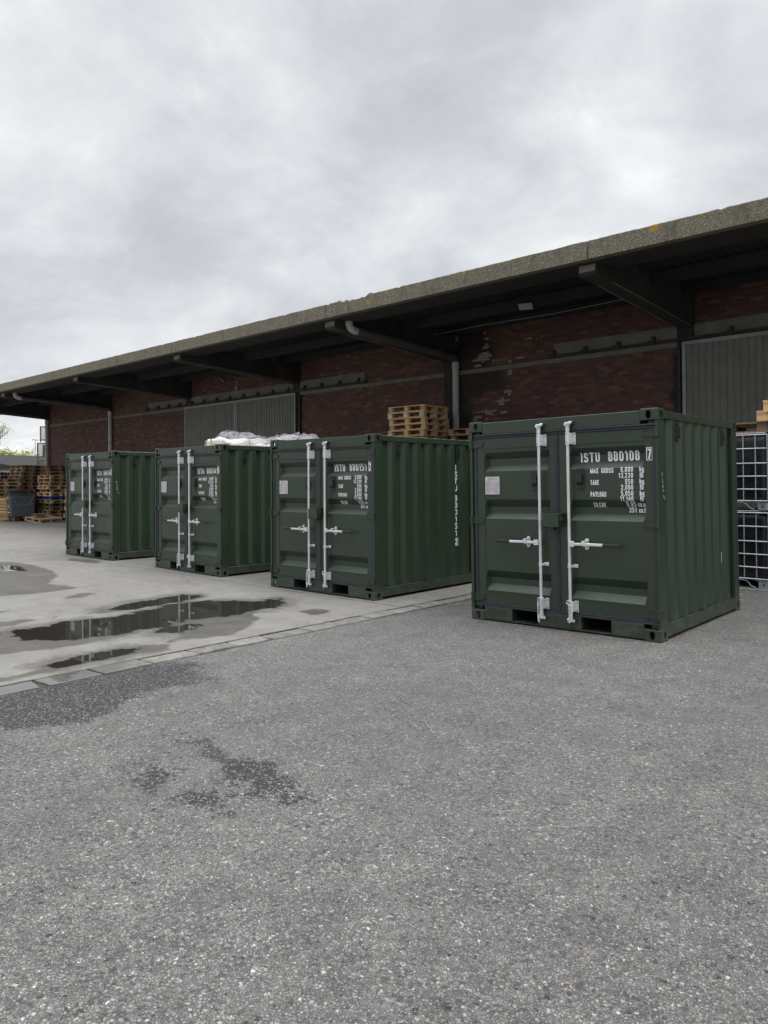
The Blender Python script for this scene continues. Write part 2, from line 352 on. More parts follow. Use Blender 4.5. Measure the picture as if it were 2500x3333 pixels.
def concrete_mat(name, cool=False):
    m, t, b = mat(name, (.3, .29, .27), .8); P = geo_world(t)
    big = nz(t, P, .5, 5, .6); mid = nz(t, P, 3, 6, .65); fine = nz(t, P, 60, 3, .6)
    r = ramp(t, [(.25, (.105, .100, .088)), (.5, (.172, .164, .146)), (.75, (.235, .225, .200))]); t.links.new(mth(t, 'ADD', mth(t, 'MULTIPLY', big, .5), mth(t, 'MULTIPLY', mid, .5)), r.inputs[0])
    c = mix(t, r.outputs[0], (.12, .113, .10), mapr(t, fine, .42, .75, 0, .5))
    # streaky drag marks parallel with the building
    mp = nd(t, 'ShaderNodeMapping'); mp.inputs['Scale'].default_value = (.35, 5, 1); mp.inputs['Rotation'].default_value = (0, 0, .12); t.links.new(P, mp.inputs[0])
    c = mix(t, c, (.19, .185, .17), mapr(t, nz(t, mp.outputs[0], 1.6, 7, .75), .46, .70, 0, .7))
    # tyre smears
    at = nd(t, 'ShaderNodeAttribute', attribute_name='tyre')
    c = mix(t, c, (.155, .15, .145), mth(t, 'MULTIPLY', at.outputs['Fac'], mapr(t, mid, .3, .6, .25, .8)))
    st = nz(t, P, 1.1, 7, .7, .4); c = mix(t, c, (.12, .112, .10), mapr(t, st, .52, .70, 0, .6))
    dv = nd(t, 'ShaderNodeVectorMath', operation='MULTIPLY_ADD'); dn = nd(t, 'ShaderNodeTexNoise'); dn.inputs['Scale'].default_value = 2.2; dn.inputs['Detail'].default_value = 6; t.links.new(P, dn.inputs['Vector']); t.links.new(dn.outputs[1], dv.inputs[0]); dv.inputs[1].default_value = (.5, .5, .5); t.links.new(P, dv.inputs[2])
    ev = nd(t, 'ShaderNodeTexVoronoi', feature='DISTANCE_TO_EDGE'); t.links.new(dv.outputs[0], ev.inputs['Vector']); ev.inputs['Scale'].default_value = .42
    c = mix(t, c, (.07, .064, .055), mth(t, 'MULTIPLY', mapr(t, ev.outputs['Distance'], .0012, .0045, .9, 0), mapr(t, nz(t, P, .8, 2), .45, .55)))
    c = mix(t, c, (.31, .298, .268), mapr(t, nz(t, P, 1.9, 7, .72), .58, .72, 0, .4))
    vp = vor(t, P, 7); c = mix(t, c, (.07, .065, .06), mapr(t, vp.outputs['Distance'], .05, .09, .7, 0))
    wet = nd(t, 'ShaderNodeAttribute', attribute_name='wet'); pud = nd(t, 'ShaderNodeAttribute', attribute_name='pud')
    jit = nz(t, P, 22, 4, .65)
    wj = mth(t, 'ADD', wet.outputs['Fac'], mth(t, 'MULTIPLY', mth(t, 'SUBTRACT', jit, .5), .07))
    jp = mth(t, 'ADD', mth(t, 'MULTIPLY', nz(t, P, 4.5, 5, .6), .6), mth(t, 'MULTIPLY', jit, .4)); pj = mth(t, 'ADD', pud.outputs['Fac'], mth(t, 'MULTIPLY', mth(t, 'SUBTRACT', jp, .42), .42))
    W = mapr(t, wj, -.03, .05); PD = mapr(t, pj, -.02, .05)
    wt = ramp(t, [(.3, (.25, .235, .22)), (.7, (.46, .445, .43))]); t.links.new(nz(t, P, 2.6, 6, .65), wt.inputs[0]); cw = mix(t, c, wt.outputs[0], 1.0, 'MULTIPLY')
    c2 = mix(t, c, cw, mth(t, 'MULTIPLY', W, .92)); c2 = mix(t, c2, (.055, .050, .044), mth(t, 'MULTIPLY', mapr(t, mth(t, 'ADD', pud.outputs['Fac'], mth(t, 'MULTIPLY', mth(t, 'SUBTRACT', jp, .5), 1.0)), -.38, .02), .8)); c3 = mix(t, c2, (.024, .021, .018), PD)
    sxx = nd(t, 'ShaderNodeSeparateXYZ'); t.links.new(P, sxx.inputs[0]); eg = mth(t, 'ADD', sxx.outputs[0], mth(t, 'MULTIPLY', mth(t, 'SUBTRACT', nz(t, P, 5, 5, .7), .5), .11)); c3 = mix(t, c3, (.045, .038, .03), mth(t, 'MULTIPLY', mapr(t, eg, KX0-.045, KX0-.02, 0, .9), mapr(t, sxx.outputs[0], KX0+.1, KX0+.12, 1, 0)))
    ck = nd(t, 'ShaderNodeAttribute', attribute_name='crack')
    cj = mth(t, 'ADD', ck.outputs['Fac'], mth(t, 'MULTIPLY', mth(t, 'SUBTRACT', nz(t, P, 9, 4), .5), .012))
    c4 = mix(t, c3, (.05, .045, .04), mapr(t, cj, -.006, .006, 0, .85))
    t.links.new(c4, b.inputs['Base Color'])
    rw = mapr(t, nz(t, P, 6, 5), .3, .7, .45, .75)
    rr = nd(t, 'ShaderNodeMix'); rr.data_type = 'FLOAT'; t.links.new(W, rr.inputs[0]); rr.inputs[2].default_value = .82; t.links.new(rw, rr.inputs[3])
    r2 = nd(t, 'ShaderNodeMix'); r2.data_type = 'FLOAT'; t.links.new(PD, r2.inputs[0]); t.links.new(rr.outputs[0], r2.inputs[2]); r2.inputs[3].default_value = .015
    t.links.new(r2.outputs[0], b.inputs['Roughness'])
    dry = mth(t, 'SUBTRACT', 1.0, PD)
    h = mth(t, 'ADD', mth(t, 'MULTIPLY', fine, .6), mid)
    n = nd(t, 'ShaderNodeBump'); n.inputs['Distance'].default_value = .006; t.links.new(h, n.inputs['Height']); t.links.new(mth(t, 'MULTIPLY', dry, .6), n.inputs['Strength'])
    t.links.new(n.outputs[0], b.inputs['Normal'])
    return m
MAT['concrete'] = concrete_mat('yard_concrete')

xs = frange(-60, -17, 2.5)[:-1]+frange(-17, -9.6, .09)[:-1]+frange(-9.6, KX0, .04)
ys = frange(-25, 1.4, 2.4)[:-1]+frange(1.4, 7.6, .04)[:-1]+frange(7.6, 16.2, .45)[:-1]+frange(16.2, 40, 4)
g = MB(); g.grid(xs, ys, lambda x, y: (x, y, zg(x)))
con = g.build('concrete_yard', 'concrete'); tag(con, kind='structure')
wv, pv, cv, tv = [], [], [], []
def arc_d(x, y, cx, cy, r, a0, a1):
    a = math.atan2(y-cy, x-cx)
    return abs(math.hypot(x-cx, y-cy)-r) if a0 <= a <= a1 else 9
for x, y, z in g.v:
    if -17.5 < x < -6 and 1.0 < y < 8.5:
        j = .07*fbm(x, y, 2.2)+.03*fbm(x, y, 7, 3)
        wv.append(max(-.6, min(.6, field(x, y, WET, 0)+j))); pv.append(max(-.6, min(.6, field(x, y, PUD, 0)+j*1.3+.05)))
        jx = .035*fbm(x, y, 1.3, 5)
        tv.append(max(0, 1-min(abs(math.hypot(x+12.2-jx, y-1.9)-r) for r in (3.70, 3.80, 3.93, 4.04, 4.14))/.05) * (1 if -12.0 < x < -8.8 and y > 3.9 else 0)*min(1, max(0, (x+12.0)/.8))*min(1, max(0, (y-3.9)/.5))
                  + .5*max(0, 1-abs(y-(6.1+.05*(x+17)+.15*math.sin(x)))/.05)*(1 if x < -12.5 else 0))
    else: wv.append(-.6); pv.append(-.6); tv.append(0)
    jy = .015*fbm(x, y, 1.5, 9)
    d = min(abs(y-7.17-jy-(.0 if x > -30 else 0)), abs(y-12.15-.3*jy-(x+30)*.0) if x < -15 else 9)
    w_ = .02 if y < 9 else .06
    cv.append(max(-.3, w_*.9-d))
add_attr(con, 'wet', wv); add_attr(con, 'pud', pv); add_attr(con, 'crack', cv); add_attr(con, 'tyre', tv)

# asphalt
AW = [[(-6.3, 2.0), (-6.1, 2.9), (-6.0, 3.5), (-5.75, 3.85), (-5.5, 3.7), (-5.2, 3.5), (-5.0, 3.35), (-5.1, 2.9), (-4.8, 2.55), (-4.8, 2.1), (-5.2, 1.7), (-6.1, 1.4)],
      [(-5.35, 3.45), (-5.1, 3.65), (-4.95, 3.45), (-5.1, 3.3)],
      [(-4.35, 2.42), (-4.2, 2.52), (-3.8, 2.64), (-3.6, 2.56), (-3.9, 2.42)],
      [(-3.85, 2.48), (-3.3, 2.66), (-2.95, 2.60), (-2.70, 2.45), (-2.78, 2.28), (-3.1, 2.28), (-3.5, 2.40)],
      [(-3.85, 2.06), (-3.82, 2.28), (-3.55, 2.24), (-3.42, 2.08), (-3.30, 1.90), (-3.48, 1.90), (-3.65, 2.0)],
      [(-3.36, 2.05), (-3.1, 2.26), (-2.92, 2.12), (-3.12, 1.96)],
      [(-.97, 1.94), (-.84, 1.99), (-.78, 1.93), (-.9, 1.88)], [(-1.08, 1.84), (-.94, 1.88), (-.90, 1.80), (-1.04, 1.77)]]
def asphalt_mat():
    m, t, b = mat('asphalt_surface', (.13, .13, .13), .85); P = geo_world(t)
    dis = nd(t, 'ShaderNodeTexNoise'); t.links.new(P, dis.inputs['Vector']); dis.inputs['Scale'].default_value = 75; dis.inputs['Detail'].default_value = 4
    vm = nd(t, 'ShaderNodeVectorMath', operation='MULTIPLY_ADD'); t.links.new(dis.outputs[1], vm.inputs[0]); vm.inputs[1].default_value = (.022, .022, .022); t.links.new(P, vm.inputs[2])
    V = vm.outputs[0]
    va = vor(t, V, 76); vb = vor(t, V, 150); vm2 = nd(t, 'ShaderNodeVectorMath', operation='MULTIPLY_ADD'); t.links.new(dis.outputs[1], vm2.inputs[0]); vm2.inputs[1].default_value = (.045, .045, .045); t.links.new(P, vm2.inputs[2]); vc = vor(t, vm2.outputs[0], 30)
    s1 = nd(t, 'ShaderNodeSeparateColor'); t.links.new(va.outputs['Color'], s1.inputs[0])
    s2 = nd(t, 'ShaderNodeSeparateColor'); t.links.new(vb.outputs['Color'], s2.inputs[0])
    s3 = nd(t, 'ShaderNodeSeparateColor'); t.links.new(vc.outputs['Color'], s3.inputs[0])
    r = ramp(t, [(0, (.055, .056, .060)), (.18, (.105, .106, .109)), (.5, (.195, .192, .185)), (.8, (.27, .265, .25)), (.95, (.37, .36, .335)), (1, (.58, .57, .54))]); t.links.new(s1.outputs[0], r.inputs[0])
    r2 = ramp(t, [(0, (.11, .111, .116)), (.5, (.185, .183, .177)), (.92, (.25, .245, .235)), (1, (.42, .41, .39))]); t.links.new(s2.outputs[1], r2.inputs[0])
    patchn = nz(t, P, 2.4, 5, .6)
    c = mix(t, r.outputs[0], r2.outputs[0], mapr(t, mth(t, 'ADD', mth(t, 'MULTIPLY', patchn, .6), mth(t, 'MULTIPLY', s1.outputs[1], .4)), .38, .58, .15, .95))
    # warm or cool tint per stone
    rt_ = ramp(t, [(0, (1.09, 1.0, .88)), (.3, (1, 1, 1)), (.75, (1, 1, 1)), (1, (.93, .98, 1.09))]); t.links.new(s1.outputs[2], rt_.inputs[0]); c = mix(t, c, rt_.outputs[0], 1.0, 'MULTIPLY')
    # binder pits between stones
    edge = nd(t, 'ShaderNodeTexVoronoi', feature='DISTANCE_TO_EDGE'); t.links.new(V, edge.inputs['Vector']); edge.inputs['Scale'].default_value = 76
    pit = mth(t, 'MULTIPLY', mapr(t, edge.outputs['Distance'], .0, .16, 1, 0), mapr(t, nz(t, P, 95, 3, .7), .38, .62))
    pn = mapr(t, nz(t, P, 6, 5, .65), .35, .62, .15, .65)
    c = mix(t, c, (.05, .049, .048), mth(t, 'MULTIPLY', pit, pn))
    # scattered white chips and dark holes
    chip = mth(t, 'MULTIPLY', mapr(t, vc.outputs['Distance'], .13, .2, .8, 0), mapr(t, s3.outputs[0], .955, .965))
    c = mix(t, c, (.62, .61, .57), chip)
    hole = mth(t, 'MULTIPLY', mapr(t, vc.outputs['Distance'], .2, .34, 1, 0), mapr(t, s3.outputs[1], .93, .95))
    c = mix(t, c, (.045, .043, .042), hole)
    gr = nz(t, P, 210, 3, .7); c = mix(t, c, (.09, .09, .092), mapr(t, gr, .5, .72, 0, .55)); c = mix(t, c, (.38, .37, .35), mapr(t, gr, .38, .22, 0, .5))
    sxx = nd(t, 'ShaderNodeSeparateXYZ'); t.links.new(P, sxx.inputs[0]); eg = mth(t, 'ADD', sxx.outputs[0], mth(t, 'MULTIPLY', mth(t, 'SUBTRACT', nz(t, P, 6, 5, .7), .5), .13)); c = mix(t, c, (.035, .032, .028), mapr(t, eg, KX1+.0, KX1+.05, .9, 0))
    # broad traffic variation
    bn = nz(t, P, .35, 4, .55); rb = ramp(t, [(.3, (.86, .855, .85)), (.7, (1.10, 1.09, 1.06))]); t.links.new(bn, rb.inputs[0]); c = mix(t, c, rb.outputs[0], 1.0, 'MULTIPLY')
    mn = nz(t, P, 3.2, 6, .62); rm = ramp(t, [(.3, (.80, .80, .82)), (.7, (1.12, 1.11, 1.09))]); t.links.new(mn, rm.inputs[0]); c = mix(t, c, rm.outputs[0], 1.0, 'MULTIPLY')
    bro = mapr(t, nz(t, P, 1.9, 5, .65), .66, .76, 0, .4); c = mix(t, c, (.19, .155, .11), bro)
    wet = nd(t, 'ShaderNodeAttribute', attribute_name='wet'); pud = nd(t, 'ShaderNodeAttribute', attribute_name='pud')
    j = mth(t, 'ADD', mth(t, 'MULTIPLY', nz(t, P, 5, 4, .6), .55), mth(t, 'MULTIPLY', nz(t, P, 34, 4, .7), .45))
    # water lies between the stones, so the stone tops stay dry
    wj = mth(t, 'ADD', mth(t, 'ADD', wet.outputs['Fac'], mth(t, 'MULTIPLY', mth(t, 'SUBTRACT', j, .50), 1.5)), mth(t, 'MULTIPLY', mth(t, 'SUBTRACT', pit, .45), .10))
    W = mapr(t, wj, .02, .10)
    st = mth(t, 'MULTIPLY', mapr(t, s1.outputs[0], .45, .6), mapr(t, edge.outputs['Distance'], .06, .16))
    Wd = mth(t, 'MULTIPLY', W, mth(t, 'SUBTRACT', 1.0, mth(t, 'MULTIPLY', st, .85)))
    PD = mapr(t, mth(t, 'ADD', pud.outputs['Fac'], mth(t, 'MULTIPLY', mth(t, 'SUBTRACT', j, .5), .12)), -.01, .03)
    c = mix(t, c, (.028, .027, .028), mth(t, 'MULTIPLY', Wd, .96)); c = mix(t, c, (.03, .03, .03), PD)
    t.links.new(c, b.inputs['Base Color'])
    rr = nd(t, 'ShaderNodeMix'); rr.data_type = 'FLOAT'; t.links.new(Wd, rr.inputs[0]); rr.inputs[2].default_value = .88; rr.inputs[3].default_value = .72
    r4 = nd(t, 'ShaderNodeMix'); r4.data_type = 'FLOAT'; t.links.new(PD, r4.inputs[0]); t.links.new(rr.outputs[0], r4.inputs[2]); r4.inputs[3].default_value = .02
    t.links.new(r4.outputs[0], b.inputs['Roughness'])
    h = mth(t, 'ADD', mth(t, 'ADD', mapr(t, edge.outputs['Distance'], 0, .25), mth(t, 'MULTIPLY', s1.outputs[0], .5)), mth(t, 'ADD', mth(t, 'MULTIPLY', s2.outputs[0], .35), mth(t, 'MULTIPLY', hole, -1.5)))
    n = nd(t, 'ShaderNodeBump'); n.inputs['Distance'].default_value = .008; t.links.new(h, n.inputs['Height'])
    t.links.new(mth(t, 'MULTIPLY', mth(t, 'SUBTRACT', 1.0, PD), .9), n.inputs['Strength']); t.links.new(n.outputs[0], b.inputs['Normal'])
    return m
MAT['asphalt'] = asphalt_mat()
xs = frange(KX1, -2.4, .03)[:-1]+frange(-2.4, -.6, .05)[:-1]+frange(-.6, 4, .5)[:-1]+frange(4, 60, 4)
ys = frange(-40, .8, 3)[:-1]+frange(.8, 3.9, .03)[:-1]+frange(3.9, 16.2, .4)[:-1]+frange(16.2, 40, 4)
g = MB(); g.grid(xs, ys, lambda x, y: (x, y, zg(x)))
asp = g.build('asphalt_yard', 'asphalt'); tag(asp, kind='structure')
APUD = [[(-6.4, 1.0), (-6.3, 2.0), (-6.15, 2.75), (-6.05, 2.55), (-5.93, 2.3), (-5.9, 2.1), (-6.0, 1.6), (-6.1, 1.0)]]
wv, pv = [], []
for x, y, z in g.v:
    if x < -.5 and y < 4.4 and y > .6:
        wv.append(max(-.6, min(.5, field(x, y, AW, 0)*1.6+.02)))
        pv.append(max(-.6, min(.5, field(x, y, APUD, 0)+.03*fbm(x, y, 3))))
    else: wv.append(-.6); pv.append(-.6)
add_attr(asp, 'wet', wv); add_attr(asp, 'pud', pv)

# kerb of flush stones
def kerb_mat():
    m, t, b = mat('kerb_stone', (.33, .32, .29), .8); P = geo_world(t)
    n = nz(t, P, 5, 6, .65); r = ramp(t, [(.3, (.125, .118, .105)), (.7, (.225, .215, .192))]); t.links.new(n, r.inputs[0])
    g_ = nd(t, 'ShaderNodeNewGeometry'); rr = ramp(t, [(0, g3(.8)), (1, g3(1.12))]); t.links.new(g_.outputs['Random Per Island'], rr.inputs[0])
    c = mix(t, r.outputs[0], rr.outputs[0], 1.0, 'MULTIPLY'); c = mix(t, c, (.075, .065, .05), mapr(t, nz(t, P, 7, 6, .7), .48, .68, 0, .8)); ks = nd(t, 'ShaderNodeSeparateXYZ'); t.links.new(P, ks.inputs[0]); c = mix(t, c, (.085, .082, .078), mapr(t, mth(t, 'ADD', ks.outputs[0], mth(t, 'MULTIPLY', mth(t, 'SUBTRACT', nz(t, P, 4, 6, .7), .5), .28)), KX1-.05, KX1+.02, 0, .85))
    s = nd(t, 'ShaderNodeSeparateXYZ'); t.links.new(P, s.inputs[0])
    W = mapr(t, mth(t, 'ADD', s.outputs[1], mth(t, 'MULTIPLY', mth(t, 'SUBTRACT', nz(t, P, 3.5, 5), .5), .9)), 3.1, 3.65, 1, 0)
    c = mix(t, c, (.075, .073, .07), mth(t, 'MULTIPLY', W, .85)); t.links.new(c, b.inputs['Base Color'])
    PD = mapr(t, mth(t, 'ADD', s.outputs[1], mth(t, 'MULTIPLY', mth(t, 'SUBTRACT', nz(t, P, 3, 4), .5), 1.0)), 2.72, 2.85, 1, 0)
    r0 = mapr(t, W, 0, 1, .85, .4, False); r4 = nd(t, 'ShaderNodeMix'); r4.data_type = 'FLOAT'; t.links.new(PD, r4.inputs[0]); t.links.new(r0, r4.inputs[2]); r4.inputs[3].default_value = .03
    t.links.new(r4.outputs[0], b.inputs['Roughness'])
    n = nd(t, 'ShaderNodeBump'); n.inputs['Distance'].default_value = .006; t.links.new(nz(t, P, 40, 5), n.inputs['Height']); t.links.new(mth(t, 'SUBTRACT', 1.0, PD), n.inputs['Strength']); t.links.new(n.outputs[0], b.inputs['Normal'])
    return m
MAT['kerb'] = kerb_mat()
MAT['joint'] = mottled('joint_dirt', (.028, .025, .02), (.05, .045, .035), .9, 12, bs=60, bd=.006)
random.seed(3)
kb = MB(); y = -6.0; ky = [3.46, 3.94, 4.40, 4.82, 5.35, 5.85, 6.32]
yy = 3.46-.47*20
joints = [yy+.47*i for i in range(20)]+ky
while joints[-1] < 15.8: joints.append(joints[-1]+.48)
for a, c_ in zip(joints, joints[1:]):
    dx0, dx1 = random.uniform(.004, .03), random.uniform(.0, .024); g1, g2 = random.uniform(.006, .016), random.uniform(.006, .016)
    zt = -.0155+random.uniform(-.003, .004); tl = random.uniform(-.003, .003); sk = random.uniform(-.03, .03)
    n = 7; pts = []
    x0, x1, y0, y1 = KX0+.022+dx0, KX1-.008-dx1, a+g1, c_-g2
    for (px, py, qx, qy) in ((x0, y0, x1, y0+sk), (x1, y0+sk, x1, y1+sk), (x1, y1+sk, x0, y1), (x0, y1, x0, y0)):
        for i in range(n):
            f = i/n; pts.append((px+(qx-px)*f+random.uniform(-.004, .004), py+(qy-py)*f+random.uniform(-.004, .004)))
    cxm, cym = (x0+x1)/2, (y0+y1)/2; m_ = len(pts)
    inner = [(cxm+(p[0]-cxm)*.94, cym+(p[1]-cym)*.965) for p in pts]
    vs = [(p[0], p[1], -.06) for p in pts]+[(p[0], p[1], zt-.006) for p in pts]+[(p[0], p[1], zt+tl*(p[0]-cxm)/.14) for p in inner]
    fs = [(i, (i+1) % m_, (i+1) % m_+m_, i+m_) for i in range(m_)]+[(i+m_, (i+1) % m_+m_, (i+1) % m_+2*m_, i+2*m_) for i in range(m_)]+[tuple(range(2*m_, 3*m_))]
    kb.add(vs, fs)
tag(kb.build('kerb', 'kerb'), kind='structure')
jb = MB(); jb.grid([KX0-.002, KX0+.1, KX1+.01], frange(-6, 16, .25), lambda x, y: (x, y, -.030))
tag(jb.build('kerb_joint', 'joint'), kind='structure')

# wider land beyond the yard
MAT['land'] = mottled('far_land', (.10, .11, .06), (.16, .15, .10), .95, .2, bs=3, bd=.02)
g = MB(); g.grid([-600, -300, -60, 60, 300], [-300, -40, 40, 300, 600], lambda x, y: (x, y, -.12)); tag(g.build('ground', 'land'), kind='structure')

# loose chippings near the camera
MAT['chip'] = wood('loose_chip', (.42, .41, .38), (.26, .26, .25), (.62, .61, .58), rnd=.05)
random.seed(11); g = MB()
for i in range(520):
    d = 1.6+4.2*random.random()**1.6; a = YAW+random.uniform(-.62, .62)
    x = -math.cos(a)*d; y = math.sin(a)*d
    if x < KX1+.1: continue
    r = random.uniform(.002, .0055); z = zg(x); k = random.uniform(0, 6)
    ring = [(x+r*math.cos(k+j*1.26)*random.uniform(.7, 1.3), y+r*math.sin(k+j*1.26)*random.uniform(.6, 1.1), z) for j in range(5)]
    top = [(x+(p[0]-x)*.6, y+(p[1]-y)*.6, z+r*random.uniform(.5, .9)) for p in ring]
    g.add(ring+top, [(j, (j+1) % 5, (j+1) % 5+5, j+5) for j in range(5)]+[(5, 6, 7, 8, 9)])
tag(g.build('loose_gravel', 'chip'), 'pale loose chippings scattered over the grey asphalt', 'gravel', kind='stuff')

# ------------------------------------------------------------------ stroke lettering
def arcs(pts, r=.16, closed=False, n=5):
    out = []; m = len(pts)
    for i in range(m):
        p = Vector(pts[i])
        if not closed and i in (0, m-1): out.append(tuple(p)); continue
        a = Vector(pts[i-1]); b = Vector(pts[(i+1) % m])
        ra = min(r, (a-p).length*.5); rb = min(r, (b-p).length*.5)
        A = p+(a-p).normalized()*ra; B = p+(b-p).normalized()*rb
        for k in range(n+1):
            t = k/n; out.append(tuple(A*(1-t)**2+p*(2*t*(1-t))+B*t*t))
    if closed: out.append(out[0])
    return out
W0 = .42
def O(x0, y0, x1, y1, r=.2): return ('c', [(x0, y0), (x1, y0), (x1, y1), (x0, y1)], r)
def Pl(*p, r=0.0): return ('o', list(p), r)
w_ = W0-.08; a_ = .08
GL = {
 '0': (W0, [O(a_, .08, w_, .92)]), '8': (W0, [O(a_, .08, w_, .5, .16), O(a_+.01, .5, w_-.01, .92, .16)]),
 '1': (.30, [Pl((.20, 0), (.20, 1)), Pl((.20, .93), (.15, .84), (.02, .78), r=.1)]),
 '2': (W0, [Pl((a_, .70), (a_, .92), (w_, .92), (w_, .58), (a_, .10), (a_, .07), r=.18), Pl((.03, .07), (W0-.02, .07))]),
 '3': (W0, [Pl((a_, .74), (a_, .92), (w_, .92), (w_, .52), (.17, .52), r=.16), Pl((.17, .52), (w_, .52), (w_, .08), (a_, .08), (a_, .27), r=.16)]),
 '4': (W0, [Pl((.30, 0), (.30, 1), (.05, .28), (.05, .22), (W0, .22))]),
 '5': (W0, [Pl((W0-.05, .93), (a_, .93), (a_, .5)), Pl((a_, .5), (a_+.02, .58), (w_, .58), (w_, .08), (a_, .08), (a_, .25), r=.16)]),
 '6': (W0, [O(a_, .08, w_, .56, .16), Pl((a_, .3), (a_, .92), (w_, .92), (w_, .74), r=.18)]),
 '7': (W0, [Pl((.0, .93), (w_+.02, .93), (.15, 0))]),
 '9': (W0, [O(a_, .44, w_, .92, .16), Pl((w_, .7), (w_, .08), (a_, .08), (a_, .26), r=.18)]),
 'O': (W0, [O(a_, .08, w_, .92)]), 'I': (.16, [Pl((.08, 0), (.08, 1))]), 'T': (W0, [Pl((.0, .93), (W0, .93)), Pl((.21, 0), (.21, .93))]),
 'S': (W0, [Pl((w_, .72), (w_, .92), (a_, .92), (a_, .54), (w_, .46), (w_, .08), (a_, .08), (a_, .28), r=.16)]),
 'U': (W0, [Pl((a_, 1), (a_, .08), (w_, .08), (w_, 1), r=.2)]), 'M': (.60, [Pl((.07, 0), (.07, 1)), Pl((.53, 0), (.53, 1)), Pl((.07, .97), (.30, .1), (.53, .97))]),
 'A': (.46, [Pl((.05, 0), (.23, 1), (.41, 0)), Pl((.12, .27), (.34, .27))]), 'X': (.46, [Pl((.04, 0), (.42, 1)), Pl((.42, 0), (.04, 1))]),
 'G': (W0, [Pl((w_, .72), (w_, .92), (a_, .92), (a_, .08), (w_, .08), (w_, .45), (.21, .45), r=.16)]), 'C': (W0, [Pl((w_, .70), (w_, .92), (a_, .92), (a_, .08), (w_, .08), (w_, .30), r=.18)]),
 'R': (W0, [Pl((.07, 0), (.07, .93), (w_, .93), (w_, .48), (.07, .48), r=.14), Pl((.22, .48), (w_+.02, 0)), Pl((.07, .7), (.07, 1))]),
 'P': (W0, [Pl((.07, 0), (.07, 1)), Pl((.07, .93), (w_, .93), (w_, .45), (.07, .45), r=.16)]),
 'E': (.38, [Pl((.38, .93), (.07, .93), (.07, .07), (.38, .07)), Pl((.07, .5), (.33, .5))]), 'L': (.36, [Pl((.07, 1), (.07, .07), (.36, .07))]),
 'Y': (.46, [Pl((.03, 1), (.23, .42), (.43, 1)), Pl((.23, .45), (.23, 0))]), 'D': (W0, [Pl((.07, .07), (.07, .93), (w_, .93), (w_, .07), (.07, .07), r=.16), Pl((.07, 0), (.07, 1))]),
 'N': (W0, [Pl((.07, 0), (.07, 1)), Pl((.36, 0), (.36, 1)), Pl((.07, .95), (.36, .05))]), 'V': (.46, [Pl((.03, 1), (.23, 0), (.43, 1))]),
 'B': (W0, [Pl((.07, 0), (.07, 1)), Pl((.07, .93), (w_-.02, .93), (w_-.02, .52), (.07, .52), r=.14), Pl((.07, .52), (w_, .52), (w_, .07), (.07, .07), r=.14)]),
 'k': (.38, [Pl((.07, 0), (.07, 1)), Pl((.36, .68), (.09, .32)), Pl((.17, .42), (.37, 0))]), 'g': (.40, [O(.07, .07, .33, .65, .14), Pl((.33, .7), (.33, -.2), (.07, -.2), (.07, -.12), r=.14)]),
 'l': (.16, [Pl((.08, 0), (.08, 1))]), 'b': (.40, [Pl((.07, 0), (.07, 1)), O(.07, .07, .33, .65, .14)]),
 'c': (.36, [Pl((.30, .5), (.30, .65), (.07, .65), (.07, .07), (.30, .07), (.30, .22), r=.14)]), 'u': (.38, [Pl((.07, .7), (.07, .07), (.31, .07), r=.14), Pl((.31, 0), (.31, .7))]),
 'm': (.58, [Pl((.07, 0), (.07, .7)), Pl((.07, .63), (.29, .63), (.29, 0), r=.12), Pl((.29, .63), (.51, .63), (.51, 0), r=.12)]),
 'f': (.28, [Pl((.12, 0), (.12, .93), (.28, .93), r=.14), Pl((.0, .64), (.26, .64))]), 't': (.26, [Pl((.11, .9), (.11, .07), (.25, .07), r=.12), Pl((.0, .64), (.24, .64))]),
 '.': (.13, [Pl((.06, 0), (.06, .14))]), ',': (.13, [Pl((.07, .13), (.05, -.12))]), '-': (.3, [Pl((.03, .45), (.27, .45))]), ' ': (.38, [])}
def ribbon(mb, pts, t, place):
    # pts 2D polyline; place maps (x, y) to 3D
    P = [Vector(p) for p in pts]; D = [P[0]]
    for a, b in zip(P, P[1:]):
        n = max(1, int((b-a).length/.012))
        for i in range(1, n+1): D.append(a+(b-a)*i/n)
    closed = (P[0]-P[-1]).length < 1e-6; m = len(D)
    Lf, Rt = [], []
    for i in range(m):
        if closed: a = D[i-1] if i > 0 else D[-2]; b = D[i+1] if i < m-1 else D[1]
        else: a = D[max(0, i-1)]; b = D[min(m-1, i+1)]
        d1 = (D[i]-a); d2 = (b-D[i])
        if d1.length < 1e-9: d1 = d2
        if d2.length < 1e-9: d2 = d1
        d1 = d1.normalized(); d2 = d2.normalized(); d = d1+d2
        d = d.normalized() if d.length > 1e-6 else d1
        k = 1/max(.45, d.dot(d1)); n = Vector((-d.y, d.x))*(t/2*k)
        Lf.append(place(*(D[i]+n))); Rt.append(place(*(D[i]-n)))
    mb.add(Lf+Rt, [(i, i+1, m+i+1, m+i) for i in range(m-1)])
def text(mb, s, x, y, h, place, width=None, bold=.16, gap=.115):
    # lays text left to right starting at x, baseline y; place maps (x, y) on the surface to 3D
    tot = sum(GL[c][0]+gap for c in s)-gap; sx_ = (width/(tot*h)) if width else 1.0
    cx_ = x
    for c in s:
        wd, strokes = GL[c]
        for kind, pts, r in strokes:
            pp = arcs(pts, r, kind == 'c') if (r > 0 or kind == 'c') else pts
            ribbon(mb, [(cx_+p[0]*h*sx_, y+p[1]*h) for p in pp], bold*h*min(1.0, sx_*1.05), place)
        cx_ += (wd+gap)*h*sx_
    return cx_

